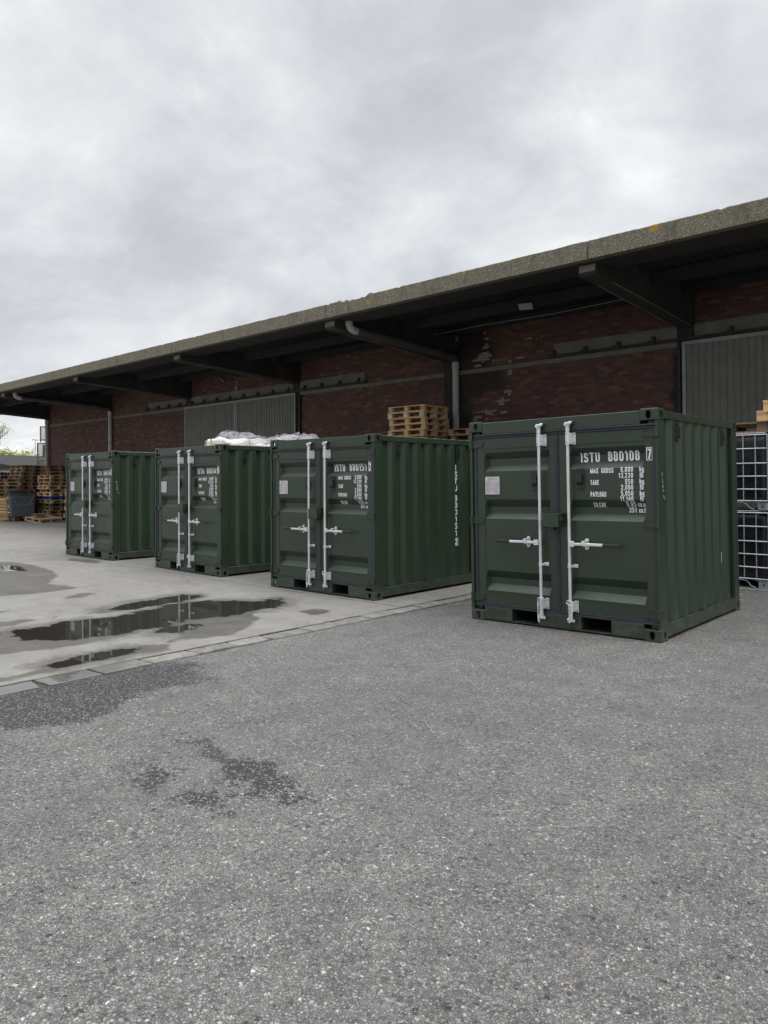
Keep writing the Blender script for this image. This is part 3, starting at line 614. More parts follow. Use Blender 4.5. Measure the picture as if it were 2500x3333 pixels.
# ------------------------------------------------------------------ shipping container
CW, CL_, CHT = 2.205, 2.438, 2.26
OFF = (-CW/2, -CL_/2, 0)
DZ = [(.33, .030), (.345, .030), (.42, .086), (.490, .086), (.570, .030), (1.155, .030), (1.222, .086), (1.292, .086), (1.372, .030), (1.690, .030), (1.757, .086), (1.83, .086), (1.905, .030), (1.95, .030)]
DOORS = [(.19, 1.02), (1.25, 2.062)]
def door_depth(u, z):
    for a, b in DOORS:
        if a <= u <= b and .33 <= z <= 1.95:
            d = lerp(z, DZ)-.030; e = min(1, (u-a)/.028, (b-u)/.028)
            return .030+d*max(0, e)
    return .024
SW = []   # side corrugation: (w, depth)
SW += [(.17, .008), (.2225, .054), (.328, .054)]
for k in range(7):
    o_ = .272*k; SW += [(.380+o_, .008), (.460+o_, .008)]
    if k < 6: SW += [(.506+o_, .054), (.600+o_, .054)]
SW += [(2.148, .052), (2.268, .052)]
def side_depth(w): return lerp(w, SW)

def build_casting():
    bm = bmesh.new(); bmesh.ops.create_cube(bm, size=1)
    sx_, sy_, sz_ = .178, .162, .118
    for v in bm.verts: v.co = Vector(((v.co.x+.5)*sx_, (v.co.y+.5)*sy_, (v.co.z+.5)*sz_))
    es = [e for e in bm.edges if sum(1 for v in e.verts if v.co.x < 1e-5) == 2 or sum(1 for v in e.verts if v.co.y < 1e-5) == 2]
    bmesh.ops.bevel(bm, geom=es, offset=.010, segments=2, affect='EDGES', profile=.5)
    me = bpy.data.meshes.new('c'); bm.to_mesh(me); bm.free()
    o = bpy.data.objects.new('c', me); COL.objects.link(o)
    cut = MB()
    def oval(cx_, cz_, hw, hh, n=24):
        return [(cx_+hw*math.copysign(abs(math.cos(t))**.8, math.cos(t)), cz_+hh*math.copysign(abs(math.sin(t))**.75, math.sin(t))) for t in [2*math.pi*i/n for i in range(n)]]
    cut.prism(oval(.094, .060, .026, .040), 'y', -.05, .08)
    c2 = MB(); c2.prism(oval(.086, .060, .026, .040), 'x', -.05, .08)
    c3 = MB(); c3.box(.028, .16, .028, .14, .014, .104)
    objs = [m_.build('k', None) for m_ in (c3, cut, c2)]
    for k in objs:
        bm = bmesh.new(); bm.from_mesh(k.data); bmesh.ops.recalc_face_normals(bm, faces=bm.faces); bm.to_mesh(k.data); bm.free()
        md = o.modifiers.new('b', 'BOOLEAN'); md.object = k; md.operation = 'DIFFERENCE'; md.solver = 'EXACT'
    dg = bpy.context.evaluated_depsgraph_get(); ev = o.evaluated_get(dg); me2 = bpy.data.meshes.new_from_object(ev)
    bm = bmesh.new(); bm.from_mesh(me2)
    for k in objs+[o]: bpy.data.objects.remove(k)
    return bm
CAST = build_casting()

def make_container():
    root = empty('shipping_container'); G = MAT['green']
    def nb(): return MB(OFF)
    def B(mb, n, m='green', par=root):
        if n in ('rivet', 'bolt', 'cam', 'keeper', 'fork_pocket', 'side_panel'): return mb.build_all(n, m, par)[0]
        return mb.build(n, m, par)
    # corner castings: bottom and top, four corners
    for ix in (0, 1):
        for iy in (0, 1):
            for iz in (0, 1):
                m = nb(); mt = Matrix.Translation((CW if ix else 0, CL_ if iy else 0, CHT if iz else 0)) @ Matrix.Diagonal((-1 if ix else 1, -1 if iy else 1, -1 if iz else 1, 1))
                bm = CAST.copy()
                bmesh.ops.transform(bm, matrix=mt, verts=bm.verts)
                if (ix+iy+iz) % 2: bmesh.ops.reverse_faces(bm, faces=bm.faces)
                m.bm(bm); bm.free(); B(m, 'corner_casting')
    # front frame: posts, header, sill
    m = nb(); m.box(CW-.030, CW-.004, .003, .17, .118, 2.142); m.bbox(CW-.12, CW-.0305, .05, .17, .119, 2.14, .003); B(m, 'corner_post')
    m = nb(); m.box(.004, .040, .003, .17, .118, 2.142); m.bbox(.0405, .12, .05, .17, .119, 2.14, .003); B(m, 'corner_post')
    for s in (0, 1):    # rear posts
        m = nb(); x0 = .004 if s == 0 else CW-.124
        m.bbox(x0, x0+.12, CL_-.17, CL_-.004, .118, 2.142, .004)
        x1 = .016 if s == 0 else CW-.05
        m.box(x1, x1+.034, CL_-.186, CL_-.171, .17, 2.10)
        B(m, 'corner_post')
    m = nb(); m.bbox(.178, CW-.178, .006, .10, 2.112, 2.243, .004); m.bbox(.1, CW-.1, .02, .09, 2.09, 2.111, .002); B(m, 'header')
    m = nb()
    for a, b in ((.178, .538), (.866, 1.366), (1.692, CW-.178)): m.bbox(a, b, .006, .07, .028, .158, .003)
    m.box(.178, CW-.178, .010, .075, .1585, .166); m.box(.178, CW-.178, .004, .09, .018, .0275)
    B(m, 'sill')
    # fork pockets: tunnels through the base
    m = nb()
    for a, b in ((.538, .866), (1.366, 1.692)):
        for x in (a-.006, b+.001): m.box(x, x+.005, .0705, CL_-.01, .02, .158)
        m.box(a, b, .0905, CL_-.01, .018, .024)
    B(m, 'fork_pocket')
    m = nb(); m.box(.03, CW-.03, .08, CL_-.03, .159, .185)
    B(m, 'floor', 'vent')
    # side rails
    for s in (0, 1):
        x0, x1 = (.003, .06) if s == 0 else (CW-.06, CW-.003)
        m = nb(); m.bbox(x0, x1, .178, CL_-.178, 2.165, 2.240, .003); B(m, 'top_rail')
        m = nb(); xa, xb = (.001, .07) if s == 0 else (CW-.07, CW-.001)
        m.bbox(xa, xb, .163, CL_-.163, .036, .1605, .004); B(m, 'bottom_rail')
    # corrugated side panels
    for s in (0, 1):
        ws = [p[0] for p in SW]; m = nb()
        def f(w, z, s=s):
            d = side_depth(w); return ((d if s == 0 else CW-d), w, z)
        m.grid(ws, [.155, 2.17], f, flip=(s == 0)); B(m, 'side_panel')
    # weld seam beads along base
    # rear wall
    m = nb(); us = frange(.12, CW-.12, .07)
    m.grid(us, [.12, 2.17], lambda u, z: (u, CL_-(.02 if int(round((u-.12)/.07)) % 4 < 2 else .05), z)); m.box(.17, CW-.17, CL_-.05, CL_-.006, .03, .16); m.box(.17, CW-.17, CL_-.06, CL_-.006, 2.165, 2.243)
    B(m, 'rear_wall')
    # roof with cross corrugations
    m = nb(); ys_ = []; zs_ = []
    y = .10; k = 0
    while y < CL_-.1:
        for dy, z in ((0, 2.233), (.03, 2.251), (.13, 2.251), (.16, 2.233)): ys_.append(y+dy); zs_.append(z)
        y += .209
    zm = dict(zip(ys_, zs_)); m.grid([.008, .05, CW-.05, CW-.008], ys_, lambda x, y: (x, y, zm[y] if .04 < x < CW-.04 else 2.236)); B(m, 'roof')
    # rubber gaskets
    m = nb()
    m.bbox(.055, CW-.032, .012, .05, 2.066, 2.0895, .006, 2); m.bbox(.055, CW-.032, .004, .04, 2.0905, 2.112, .006, 2)
    m.bbox(.055, CW-.032, .012, .05, .181, .201, .006, 2); m.bbox(.055, CW-.032, .006, .04, .1605, .180, .006, 2)
    m.bbox(.052, .092, .014, .05, .2015, 2.0655, .006, 2); m.bbox(CW-.068, CW-.032, .014, .05, .2015, 2.0655, .006, 2)
    m.bbox(1.096, 1.124, .010, .05, .2015, 2.0655, .006, 2); m.bbox(1.086, 1.136, .0165, .05, .2015, 2.0655, .003)
    B(m, 'gasket', 'gasket')
    # doors
    doors = []
    for (u0, u1), (a, b) in zip(((.093, 1.0855), (1.1365, CW-.0685)), DOORS):
        m = nb()
        m.bbox(u0, a, .024, .07, .202, 2.065, .002); m.bbox(b, u1, .024, .07, .202, 2.065, .002)
        m.bbox(a, b, .0245, .07, .202, .33, .0015); m.bbox(a, b, .0245, .07, 1.95, 2.065, .0015)
        m.box(a, b, .021, .026, .327, .331); m.box(a, b, .021, .026, 1.949, 1.953)
        us = [a, a+.028, b-.028, b]
        m.grid(us, [z for z, _ in DZ], lambda u, z: (u, door_depth(u+1e-6*(1 if u == us[0] else -1 if u == us[-1] else 0), z), z))
        d = B(m, 'door'); doors.append(d)
    # vents on doors
    def vent(par, x, z, along, name='vent'):
        m = nb()
        if along == 'front':
            m.bbox(x-.039, x+.039, .020, .0285, z-.11, z+.11, .003); m.prism([(.0195, z+.055), (-.012, z+.05), (-.012, z-.03), (.0195, z-.065)], 'x', x-.030, x+.030)
            for q in ((x-.02, z+.085), (x+.02, z+.085), (x, z-.09)): m.cyl((q[0], .0205, q[1]), (q[0], .012, q[1]), .008, 8)
        else:
            X = CW-.009
            m.bbox(X, X+.007, x-.042, x+.042, z-.10, z+.10, .002); m.prism([(x-.032, 0), (x-.028, .026), (x+.028, .026), (x+.032, 0)], 'z', z-.075, z+.06)
            vs = m.v[-8:]
            for i in range(8):
                vv = vs[i]; px, py = vv[0]-OFF[0], vv[1]-OFF[1]
                m.v[len(m.v)-8+i] = (X+.0075+py+OFF[0], px+OFF[1], vv[2] if not (i < 4 and py > .01) else vv[2]+.03)
            for q in ((x-.02, z+.085), (x+.02, z+.085), (x, z-.09)): m.cyl((X+.006, q[0], q[1]), (X+.014, q[0], q[1]), .008, 8)
        B(m, name, 'vent', par)
    vent(doors[0], .847, 1.577, 'front'); vent(doors[1], 1.376, 1.585, 'front')
    vent(root, .495, 2.045, 'side'); vent(root, 1.895, 2.045, 'side')
    # hinges
    for di, zs in ((0, (2.0, 1.135, .262)), (1, (2.022, 1.14, .258))):
        for z in zs:
            m = nb(); s = 1 if di == 0 else -1; x = (lambda q: q) if di == 0 else (lambda q: CW-q)
            bl = [(.030, z+.044), (.09, z+.040), (.172, z+.022), (.178, z), (.172, z-.026), (.09, z-.042), (.030, z-.044)]
            m.prism([(x(p), q) for p, q in bl], 'y', .012, .0235)
            m.prism([(x(p), q) for p, q in ((.05, z+.040), (.165, z+.024), (.165, z+.016), (.05, z+.030))], 'y', .004, .0118)
            m.prism([(x(p), q) for p, q in ((.05, z-.040), (.165, z-.027), (.165, z-.019), (.05, z-.030))], 'y', .004, .0118)
            m.cyl((x(.017), -.002, z-.042), (x(.017), -.002, z+.042), .016, 12)
            m.bbox(min(x(.002), x(.045)), max(x(.002), x(.045)), -.004, .011, z-.041, z+.041, .003)
            m.bbox(min(x(0), x(.036)), max(x(0), x(.036)), -.012, .03, z+.044, z+.049, .001); m.bbox(min(x(0), x(.036)), max(x(0), x(.036)), -.012, .03, z-.049, z-.044, .001)
            h = B(m, 'hinge', 'green', doors[di])
            m = nb(); xx = (.0005, .0045) if di == 0 else (CW-.0045, CW-.0005)
            m.box(xx[0], xx[1], .006, .036, z-.043, z+.043); B(m, 'hinge_slot_shade', 'black', h)  # solid black box painting the shade of the hinge cutout, no real opening
    # data plate
    m = nb(); m.bbox(.200, .390, .020, .0295, 1.428, 1.629, .0015); pl = B(m, 'data_plate', 'plate', doors[0])
    m = nb(); rnd = random.Random(5)
    for i in range(13):
        z = 1.610-i*.0138; x = .208+(.03 if i < 2 else 0)
        while x < (.36 if i < 2 else .272):
            l_ = rnd.uniform(.006, .018); m.box(x, x+l_, .0188, .0198, z-.0022, z+.0018); x += l_+.004
        if i > 2:
            x = .295 if i < 11 else .32
            while x < .375:
                l_ = rnd.uniform(.006, .016); m.box(x, x+l_, .0188, .0198, z-.0022, z+.0018); x += l_+.006
    B(m, 'plate_text', 'plate_ink', pl)
    m = nb()
    for q in ((.197, 1.632), (.394, 1.632), (.197, 1.424), (.394, 1.424)): m.cyl((q[0], .0285, q[1]), (q[0], .022, q[1]), .005, 6)
    B(m, 'rivet', 'vent', pl)
    # lock box
    m = nb(); m.box(1.006, 1.012, -.118, .023, 1.078, 1.222); m.box(1.012, 1.190, -.118, -.110, 1.088, 1.214); m.prism([(-.118, 1.222), (.02, 1.232), (.02, 1.224), (-.118, 1.214)], 'x', 1.004, 1.196)
    m.box(1.184, 1.190, -.1095, .010, 1.10, 1.2135); m.bbox(1.19, 1.206, -.10, -.05, 1.15, 1.20, .003); m.box(1.045, 1.085, -.03, .0, 1.05, 1.088)
    B(m, 'lock_box', 'green', doors[0])
    # lock rods
    for di, X in ((0, .930), (1, 1.270)):
        Y = -.036; s = -1 if di == 0 else 1
        m = nb(); m.cyl((X, Y, .16), (X, Y, 2.13), .0158, 16); rod = B(m, 'lock_rod', 'zinc', doors[di])
        m = nb()
        for z0, z1, sg in ((2.08, 2.19, 1), (.205, .10, -1)):
            m.cyl((X, Y, z0), (X, Y, z0+sg*.05), .021, 14); m.cyl((X, Y, z0+sg*.052), (X, Y, z0+sg*.066), .026, 14)
            zc_ = z0+sg*.085
            m.bbox(X-.026, X+.036, Y-.022, Y+.016, zc_-.014, zc_+.014, .005, 2)
            m.bbox(X+.012, X+.046, Y-.004, Y+.036, zc_-.010+sg*.008, zc_+.014+sg*.008, .004)
            m.bbox(X-.030, X-.008, Y-.026, Y+.002, zc_-.008-sg*.012, zc_+.008-sg*.012, .003)
        B(m, 'cam', 'zinc', rod)
        m = nb()
        for zc_, sg in ((2.170, 1), (.118, -1)):    # keepers on header and sill
            m.bbox(X-.012, X+.056, .0, .0055, zc_-.022, zc_+.022, .002); m.bbox(X+.034, X+.05, -.034, -.0005, zc_-.016, zc_+.016, .004); 
        B(m, 'keeper', 'green', root)
        for z0, z1 in ((1.945, 2.072), (.205, .322)):
            m = nb(); m.bbox(X-.028, X-.0185, -.034, .0235, z0+.004, z1-.004, .003)
            m.cyl((X, Y, z0), (X, Y, z1), .0245, 16); m.bbox(X+.022, X+.066, .013, .0235, z0, z1, .004, 2); m.bbox(X+.020, X+.030, -.030, .0125, z0+.006, z1-.006, .002)
            br = B(m, 'bearing_bracket', 'zinc', rod)
            m = nb()
            for z in (z0+.02, z1-.02):
                m.cyl((X+.052, .013, z), (X+.052, .008, z), .006, 8); m.cyl((X-.006, Y-.0225, z), (X-.006, Y-.0255, z), .0055, 8)
            B(m, 'bolt', 'vent', br)
        m = nb(); z = .682
        m.cyl((X, Y, z-.017), (X, Y, z+.017), .021, 14); m.bbox(X+.018, X+.070, .012, .0235, z-.019, z+.019, .004); m.bbox(X-.026, X-.019, -.034, .0235, z-.016, z+.016, .002); m.bbox(X+.018, X+.026, -.03, .012, z-.015, z+.015, .002)
        m.cyl((X+.056, .012, z), (X+.056, .007, z), .006, 8); B(m, 'guide_bracket', 'zinc', rod)
        # handle
        zh = .915; m = nb()
        m.bbox(min(X+s*.012, X+s*.066), max(X+s*.012, X+s*.066), Y-.034, Y-.008, zh-.030, zh+.030, .006, 2)
        a, b = X+s*.06, X+s*.375; m.bbox(min(a, b), max(a, b), Y-.026, Y-.014, zh-.014, zh+.014, .004)
        m.cyl((X+s*.04, Y-.036, zh), (X+s*.04, Y-.03, zh), .008, 8)
        hd = B(m, 'handle', 'zinc', rod)
        a, b = X+s*.375, X+s*.553; m = nb(); m.bbox(min(a, b), max(a, b), Y-.032, Y-.008, zh-.020, zh+.016, .009, 3); B(m, 'grip', 'grip', hd)
        xc = X+s*.172; m = nb()
        m.prism([(xc+.022*math.cos(t), zh+.0+(.036 if math.sin(t) > 0 else -.038)+.022*math.sin(t)) for t in [2*math.pi*i/16 for i in range(16)]], 'y', .010, .0235)
        m.bbox(xc-.020, xc+.020, Y-.014, .010, zh-.024, zh-.016, .002); m.bbox(xc-.022, xc+.014, Y-.034, Y-.027, zh-.012, zh+.030, .003)
        m.bbox(xc-.018, xc+.012, Y-.034, .009, zh+.028, zh+.036, .002)
        m.cyl((xc, .010, zh+.043), (xc, .001, zh+.043), .010, 10); m.cyl((xc, .010, zh-.043), (xc, .002, zh-.043), .008, 10)
        B(m, 'handle_catch', 'zinc', doors[di])
        # white seal cord on the lower bearing
        cc = [(X+.035, Y-.02, .335), (X+.03, Y-.035, .322), (X+.0, Y-.036, .285), (X-.018, Y-.033, .255), (X-.026, Y-.028, .19), (X-.026, Y-.03, .13), (X-.022, Y-.03, .085), (X-.014, Y-.03, .062), (X-.010, Y-.03, .085), (X-.016, Y-.031, .115)]
        c2 = [(X-.026, Y-.028, .2), (X-.030, Y-.024, .28), (X-.030, Y-.020, .318), (X-.02, Y-.028, .325), (X+.02, Y-.036, .335), (X+.033, Y-.02, .337)]
        if di == 1:
            cc = [(X-.028, Y-.02, .318), (X-.026, Y-.032, .300), (X+.0, Y-.036, .285), (X+.03, Y-.03, .275), (X+.036, Y-.03, .22), (X+.030, Y-.03, .15), (X+.018, Y-.034, .118), (X+.0, Y-.036, .10)]
            c2 = [(X-.028, Y-.022, .318), (X-.02, Y-.03, .328), (X+.01, Y-.034, .335), (X+.03, Y-.024, .322), (X+.035, Y-.028, .27)]
        m = nb(); m.tube(cc, .0045, 6); m.tube(c2, .0045, 6); B(m, 'seal_cord', 'cord', rod)
    m = nb(); m.tube([(CW+.0, 1.12, .163), (CW+.012, 1.115, .185), (CW+.010, 1.10, .20), (CW-.004, 1.09, .205)], .006, 6); m.bbox(CW-.02, CW-.002, 1.095, 1.125, .1605, .168, .002); B(m, 'lashing_hook', 'vent')
    return root

def front_place(u, z): return (u, door_depth(u, z)-.0016, z)
def post_place_f(x0, z0):
    return None
PLATE_LINES = [('MAX GROSS', 1.485, 1.641, .25), ('TARE', 1.485, 1.522, .094), ('PAYLOAD', 1.485, 1.402, .169), ('CU.CAP.', 1.501, 1.292, .143)]
def lettering(root, num, chk, SC):
    door = [c for c in root.children if c.name.split('.')[0] == 'door'][1]
    m = MB(OFF)
    text(m, 'ISTU', 1.357, 1.757, .098, front_place, width=.211)
    text(m, num, 1.656, 1.759, .1, front_place, width=.330)
    rf = lambda u, z: (u, .0225, z)
    x0, x1, z0, z1 = 2.081, 2.1355, 1.758, 1.877; t = .006
    ribbon(m, [(x0, z0), (x1, z0), (x1, z1), (x0, z1), (x0, z0)], t, rf)
    wdt = .034 if chk != '1' else .02
    text(m, chk, 2.0905, 1.768, .098, rf, width=wdt)
    for s, x, z, wd in PLATE_LINES: text(m, s, x, z, .050, front_place, width=wd, bold=.145)
    # figures, right aligned
    def ra(s, xr, z, h=.050, wk=.0585):
        tot = (sum(GL[c][0]+.115 for c in s)-.115)*h*1.12
        text(m, s, xr-tot, z, h, front_place, width=tot, bold=.145)
    for s, z in (('6,000', 1.647), ('13,230', 1.589), ('950', 1.528), ('2,090', 1.471), ('5,050', 1.411), ('11,140', 1.356)): ra(s, 1.938, z)
    ra('9.95', 1.950, 1.301); ra('351', 1.945, 1.242)
    for z in (1.648, 1.528, 1.411): text(m, 'kg', 2.003, z, .050, front_place, width=.046)
    for z in (1.589, 1.471, 1.356): text(m, 'lb', 2.006, z, .050, front_place, width=.034)
    text(m, 'cu.m.', 1.970, 1.300, .050, front_place, width=.090); text(m, 'cu.ft.', 1.970, 1.242, .050, front_place, width=.090)
    m.build_all('lettering', 'white', door)
    # vertical marking on the right side panel
    m = MB(OFF)
    sp = lambda w, z: (CW-side_depth(w)+.0016, w, z)
    z = 1.866
    for i, c in enumerate('ISTU'+num):
        if i == 4: z -= .045
        wd = GL[c][0]*.20; text(m, c, SC-wd/2, z-.086, .086, sp, width=wd); z -= .1075
    z -= .025; text(m, chk, SC-.026, z-.086, .086, sp, width=.060)
    ribbon(m, [(SC-.048, z-.10), (SC+.050, z-.10), (SC+.050, z+.012), (SC-.048, z+.012), (SC-.048, z-.10)], .006, sp)
    sd_ = [c for c in root.children if c.name.split('.')[0] == 'side_panel'][1]
    m.build_all('side_lettering', 'white', sd_)
def scribble(root, z0=1.63, k=1.0):
    m = MB(OFF); pp = lambda w, z: (CW-.0025, w, z)
    S = [[(.050, 1.630), (.052, 1.595)], [(.052, 1.63), (.085, 1.628)], [(.05, 1.60), (.08, 1.598)],
         [(.055, 1.575), (.075, 1.57), (.058, 1.555), (.085, 1.545), (.06, 1.53)],
         [(.06, 1.51), (.095, 1.51)], [(.06, 1.51), (.062, 1.49), (.08, 1.488), (.082, 1.51)],
         [(.062, 1.465), (.105, 1.455)], [(.062, 1.48), (.066, 1.44)],
         [(.075, 1.415), (.095, 1.405), (.078, 1.385)], [(.095, 1.405), (.130, 1.372)]]
    for s in S: ribbon(m, [(.03+p[0]*1.0, p[1]) for p in s], .0045, pp)
    post = [c for c in root.children if c.name.split('.')[0] == 'corner_post'][0]
    m.build_all('chalk_writing', 'chalk', post)

CT = [(-2.83834, 7.0195, .752, .022, .549, -.05, '880108', '7', 'green shipping container marked 880108, nearest and rightmost, standing on the grey asphalt'),
      (-6.8468, 7.2775, .2127, -.022, -.12, 0, '880151', '2', 'green shipping container marked 880151, second from the right, pallet stack behind it'),
      (-10.496, 7.371, -1.5469, -.0125, -.02, .03, '880141', '0', 'green shipping container marked 880141, wrapped white sacks showing above its roof'),
      (-14.3516, 7.4313, -.848, .003, 0, 0, '880163', '6', 'green shipping container marked 880163, farthest and leftmost, beside the wheeled bin and pallets')]
proto = make_container(); roots = [proto]+[copy_tree(proto) for _ in range(3)]
for r_, (x, y, a, z0, tr, tb, num, ck, lab) in zip(roots, CT):
    a, tr, tb = R(a), R(tr), R(tb)
    ex = Vector((math.cos(a), math.sin(a), tr)).normalized(); ey = Vector((-math.sin(a), math.cos(a), tb)); ez = ex.cross(ey).normalized(); ey = ez.cross(ex)
    FR = Vector((x, y, z0)); base = FR-ex*(CW/2)+ey*(CL_/2)
    mt = Matrix((ex, ey, ez)).transposed().to_4x4(); mt.translation = base; r_.matrix_world = mt
    tag(r_, lab, 'shipping container', 'green containers lined up in the yard')
    lettering(r_, num, ck, 1.855 if num == '880108' else 1.900)
    if num in ('880108', '880163'): scribble(r_)
# @@PART2
# ------------------------------------------------------------------ warehouse
YW, YF, X0, SP = 15.97, 11.23, -5.86, 6.3
def brick_mat(name, stains=True, dirx=True):
    m, t, b = mat(name, (.12, .05, .04), .85); P = geo_world(t); s = nd(t, 'ShaderNodeSeparateXYZ'); t.links.new(P, s.inputs[0])
    X = s.outputs[0] if dirx else s.outputs[1]; Z = s.outputs[2]
    wob = mth(t, 'MULTIPLY', mth(t, 'SUBTRACT', nz(t, P, 9, 2), .5), .010)
    zr = mth(t, 'DIVIDE', mth(t, 'ADD', Z, wob), .075); row = mth(t, 'FLOOR', zr)
    half = mth(t, 'MULTIPLY', mth(t, 'MODULO', mth(t, 'ABSOLUTE', row), 2.0), .5)
    xr = mth(t, 'ADD', mth(t, 'DIVIDE', mth(t, 'ADD', X, wob), .235), half); colm = mth(t, 'FLOOR', xr)
    wn = nd(t, 'ShaderNodeTexWhiteNoise', noise_dimensions='2D'); cv = nd(t, 'ShaderNodeCombineXYZ'); t.links.new(row, cv.inputs[0]); t.links.new(colm, cv.inputs[1]); t.links.new(cv.outputs[0], wn.inputs['Vector'])
    fz = mth(t, 'FRACT', zr); fx = mth(t, 'FRACT', xr)
    ez = mth(t, 'MULTIPLY', mth(t, 'MINIMUM', fz, mth(t, 'SUBTRACT', 1.0, fz)), .075); ex_ = mth(t, 'MULTIPLY', mth(t, 'MINIMUM', fx, mth(t, 'SUBTRACT', 1.0, fx)), .235)
    e = mth(t, 'ADD', mth(t, 'MINIMUM', ez, ex_), mth(t, 'MULTIPLY', mth(t, 'SUBTRACT', nz(t, P, 60, 3), .5), .004))
    mor = mapr(t, e, .0035, .0065, 1, 0)
    r = ramp(t, [(0, (.075, .041, .035)), (.25, (.105, .050, .041)), (.6, (.128, .059, .047)), (.88, (.155, .073, .056)), (.97, (.21, .105, .074)), (1, (.17, .12, .095))]); t.links.new(wn.outputs[0], r.inputs[0])
    c = mix(t, r.outputs[0], (.05, .03, .027), mapr(t, nz(t, P, 30, 5), .4, .75, 0, .55))
    c = mix(t, c, (.10, .085, .075), mth(t, 'MULTIPLY', mor, .8))
    grime = nz(t, P, .55, 5, .6); c = mix(t, c, (.045, .032, .029), mapr(t, grime, .48, .75, 0, .5))
    runs = nd(t, 'ShaderNodeMapping'); runs.inputs['Scale'].default_value = (7, 1, .55); t.links.new(P, runs.inputs[0])
    rn = nz(t, runs.outputs[0], 1.3, 6, .72); c = mix(t, c, (.30, .25, .23), mth(t, 'MULTIPLY', mapr(t, rn, .70, .78, 0, .6), mapr(t, nz(t, P, 14, 3), .5, .62)))
    if stains:
        def ell(cx_, cz_, rx, rz):
            dx = mth(t, 'DIVIDE', mth(t, 'SUBTRACT', s.outputs[0], cx_), rx); dz = mth(t, 'DIVIDE', mth(t, 'SUBTRACT', Z, cz_), rz)
            return mth(t, 'SUBTRACT', 1.0, mth(t, 'SQRT', mth(t, 'ADD', mth(t, 'MULTIPLY', dx, dx), mth(t, 'MULTIPLY', dz, dz))))
        # damp black staining beside the downpipe
        d = mth(t, 'MAXIMUM', mth(t, 'MAXIMUM', ell(-11.6, 4.9, 1.15, 1.0), ell(-11.3, 4.2, 1.1, .55)), mth(t, 'MAXIMUM', ell(-11.85, 3.0, .55, 2.2), ell(-5.9, 3.6, .38, 1.6)))
        dm = mapr(t, mth(t, 'ADD', d, mth(t, 'MULTIPLY', mth(t, 'SUBTRACT', nz(t, P, 2.2, 6, .7), .5), 1.1)), .05, .45)
        c = mix(t, c, (.020, .018, .017), mth(t, 'MULTIPLY', dm, .85))
        # white salts
        es = [(-11.02, 5.15, .10, .55), (-11.1, 4.74, .26, .17), (-11.22, 3.27, .24, .13), (-10.35, 3.85, .09, .35), (-10.5, 3.6, .12, .16), (-10.0, 4.62, .25, .06), (-12.0, 5.3, .10, .3), (-10.75, 3.36, .3, .08), (-10.28, 4.3, .10, .12), (-9.6, 5.09, .22, .05)]
        m_ = None
        for q in es:
            v = ell(*q); m_ = v if m_ is None else mth(t, 'MAXIMUM', m_, v)
        k = mth(t, 'ADD', m_, mth(t, 'ADD', mth(t, 'MULTIPLY', mth(t, 'SUBTRACT', wn.outputs[0], .62), 2.2), mth(t, 'MULTIPLY', mth(t, 'SUBTRACT', nz(t, P, 26, 4, .7), .5), .7)))
        gm = mth(t, 'MULTIPLY', mth(t, 'MULTIPLY', mapr(t, k, .10, .2), mapr(t, m_, -.5, -.1)), mth(t, 'SUBTRACT', 1.0, mth(t, 'MULTIPLY', mor, .8))); c = mix(t, c, (.36, .32, .30), mth(t, 'MULTIPLY', gm, mapr(t, nz(t, P, 40, 4, .7), .3, .6, .2, .85)))
    t.links.new(c, b.inputs['Base Color'])
    h = mth(t, 'ADD', mth(t, 'MULTIPLY', mor, -1.0), mth(t, 'MULTIPLY', nz(t, P, 50, 4), .25)); bump(t, b, h, .006)
    return m
MAT['brick'] = brick_mat('red_brick'); MAT['brick_side'] = brick_mat('red_brick_gable', False, False)
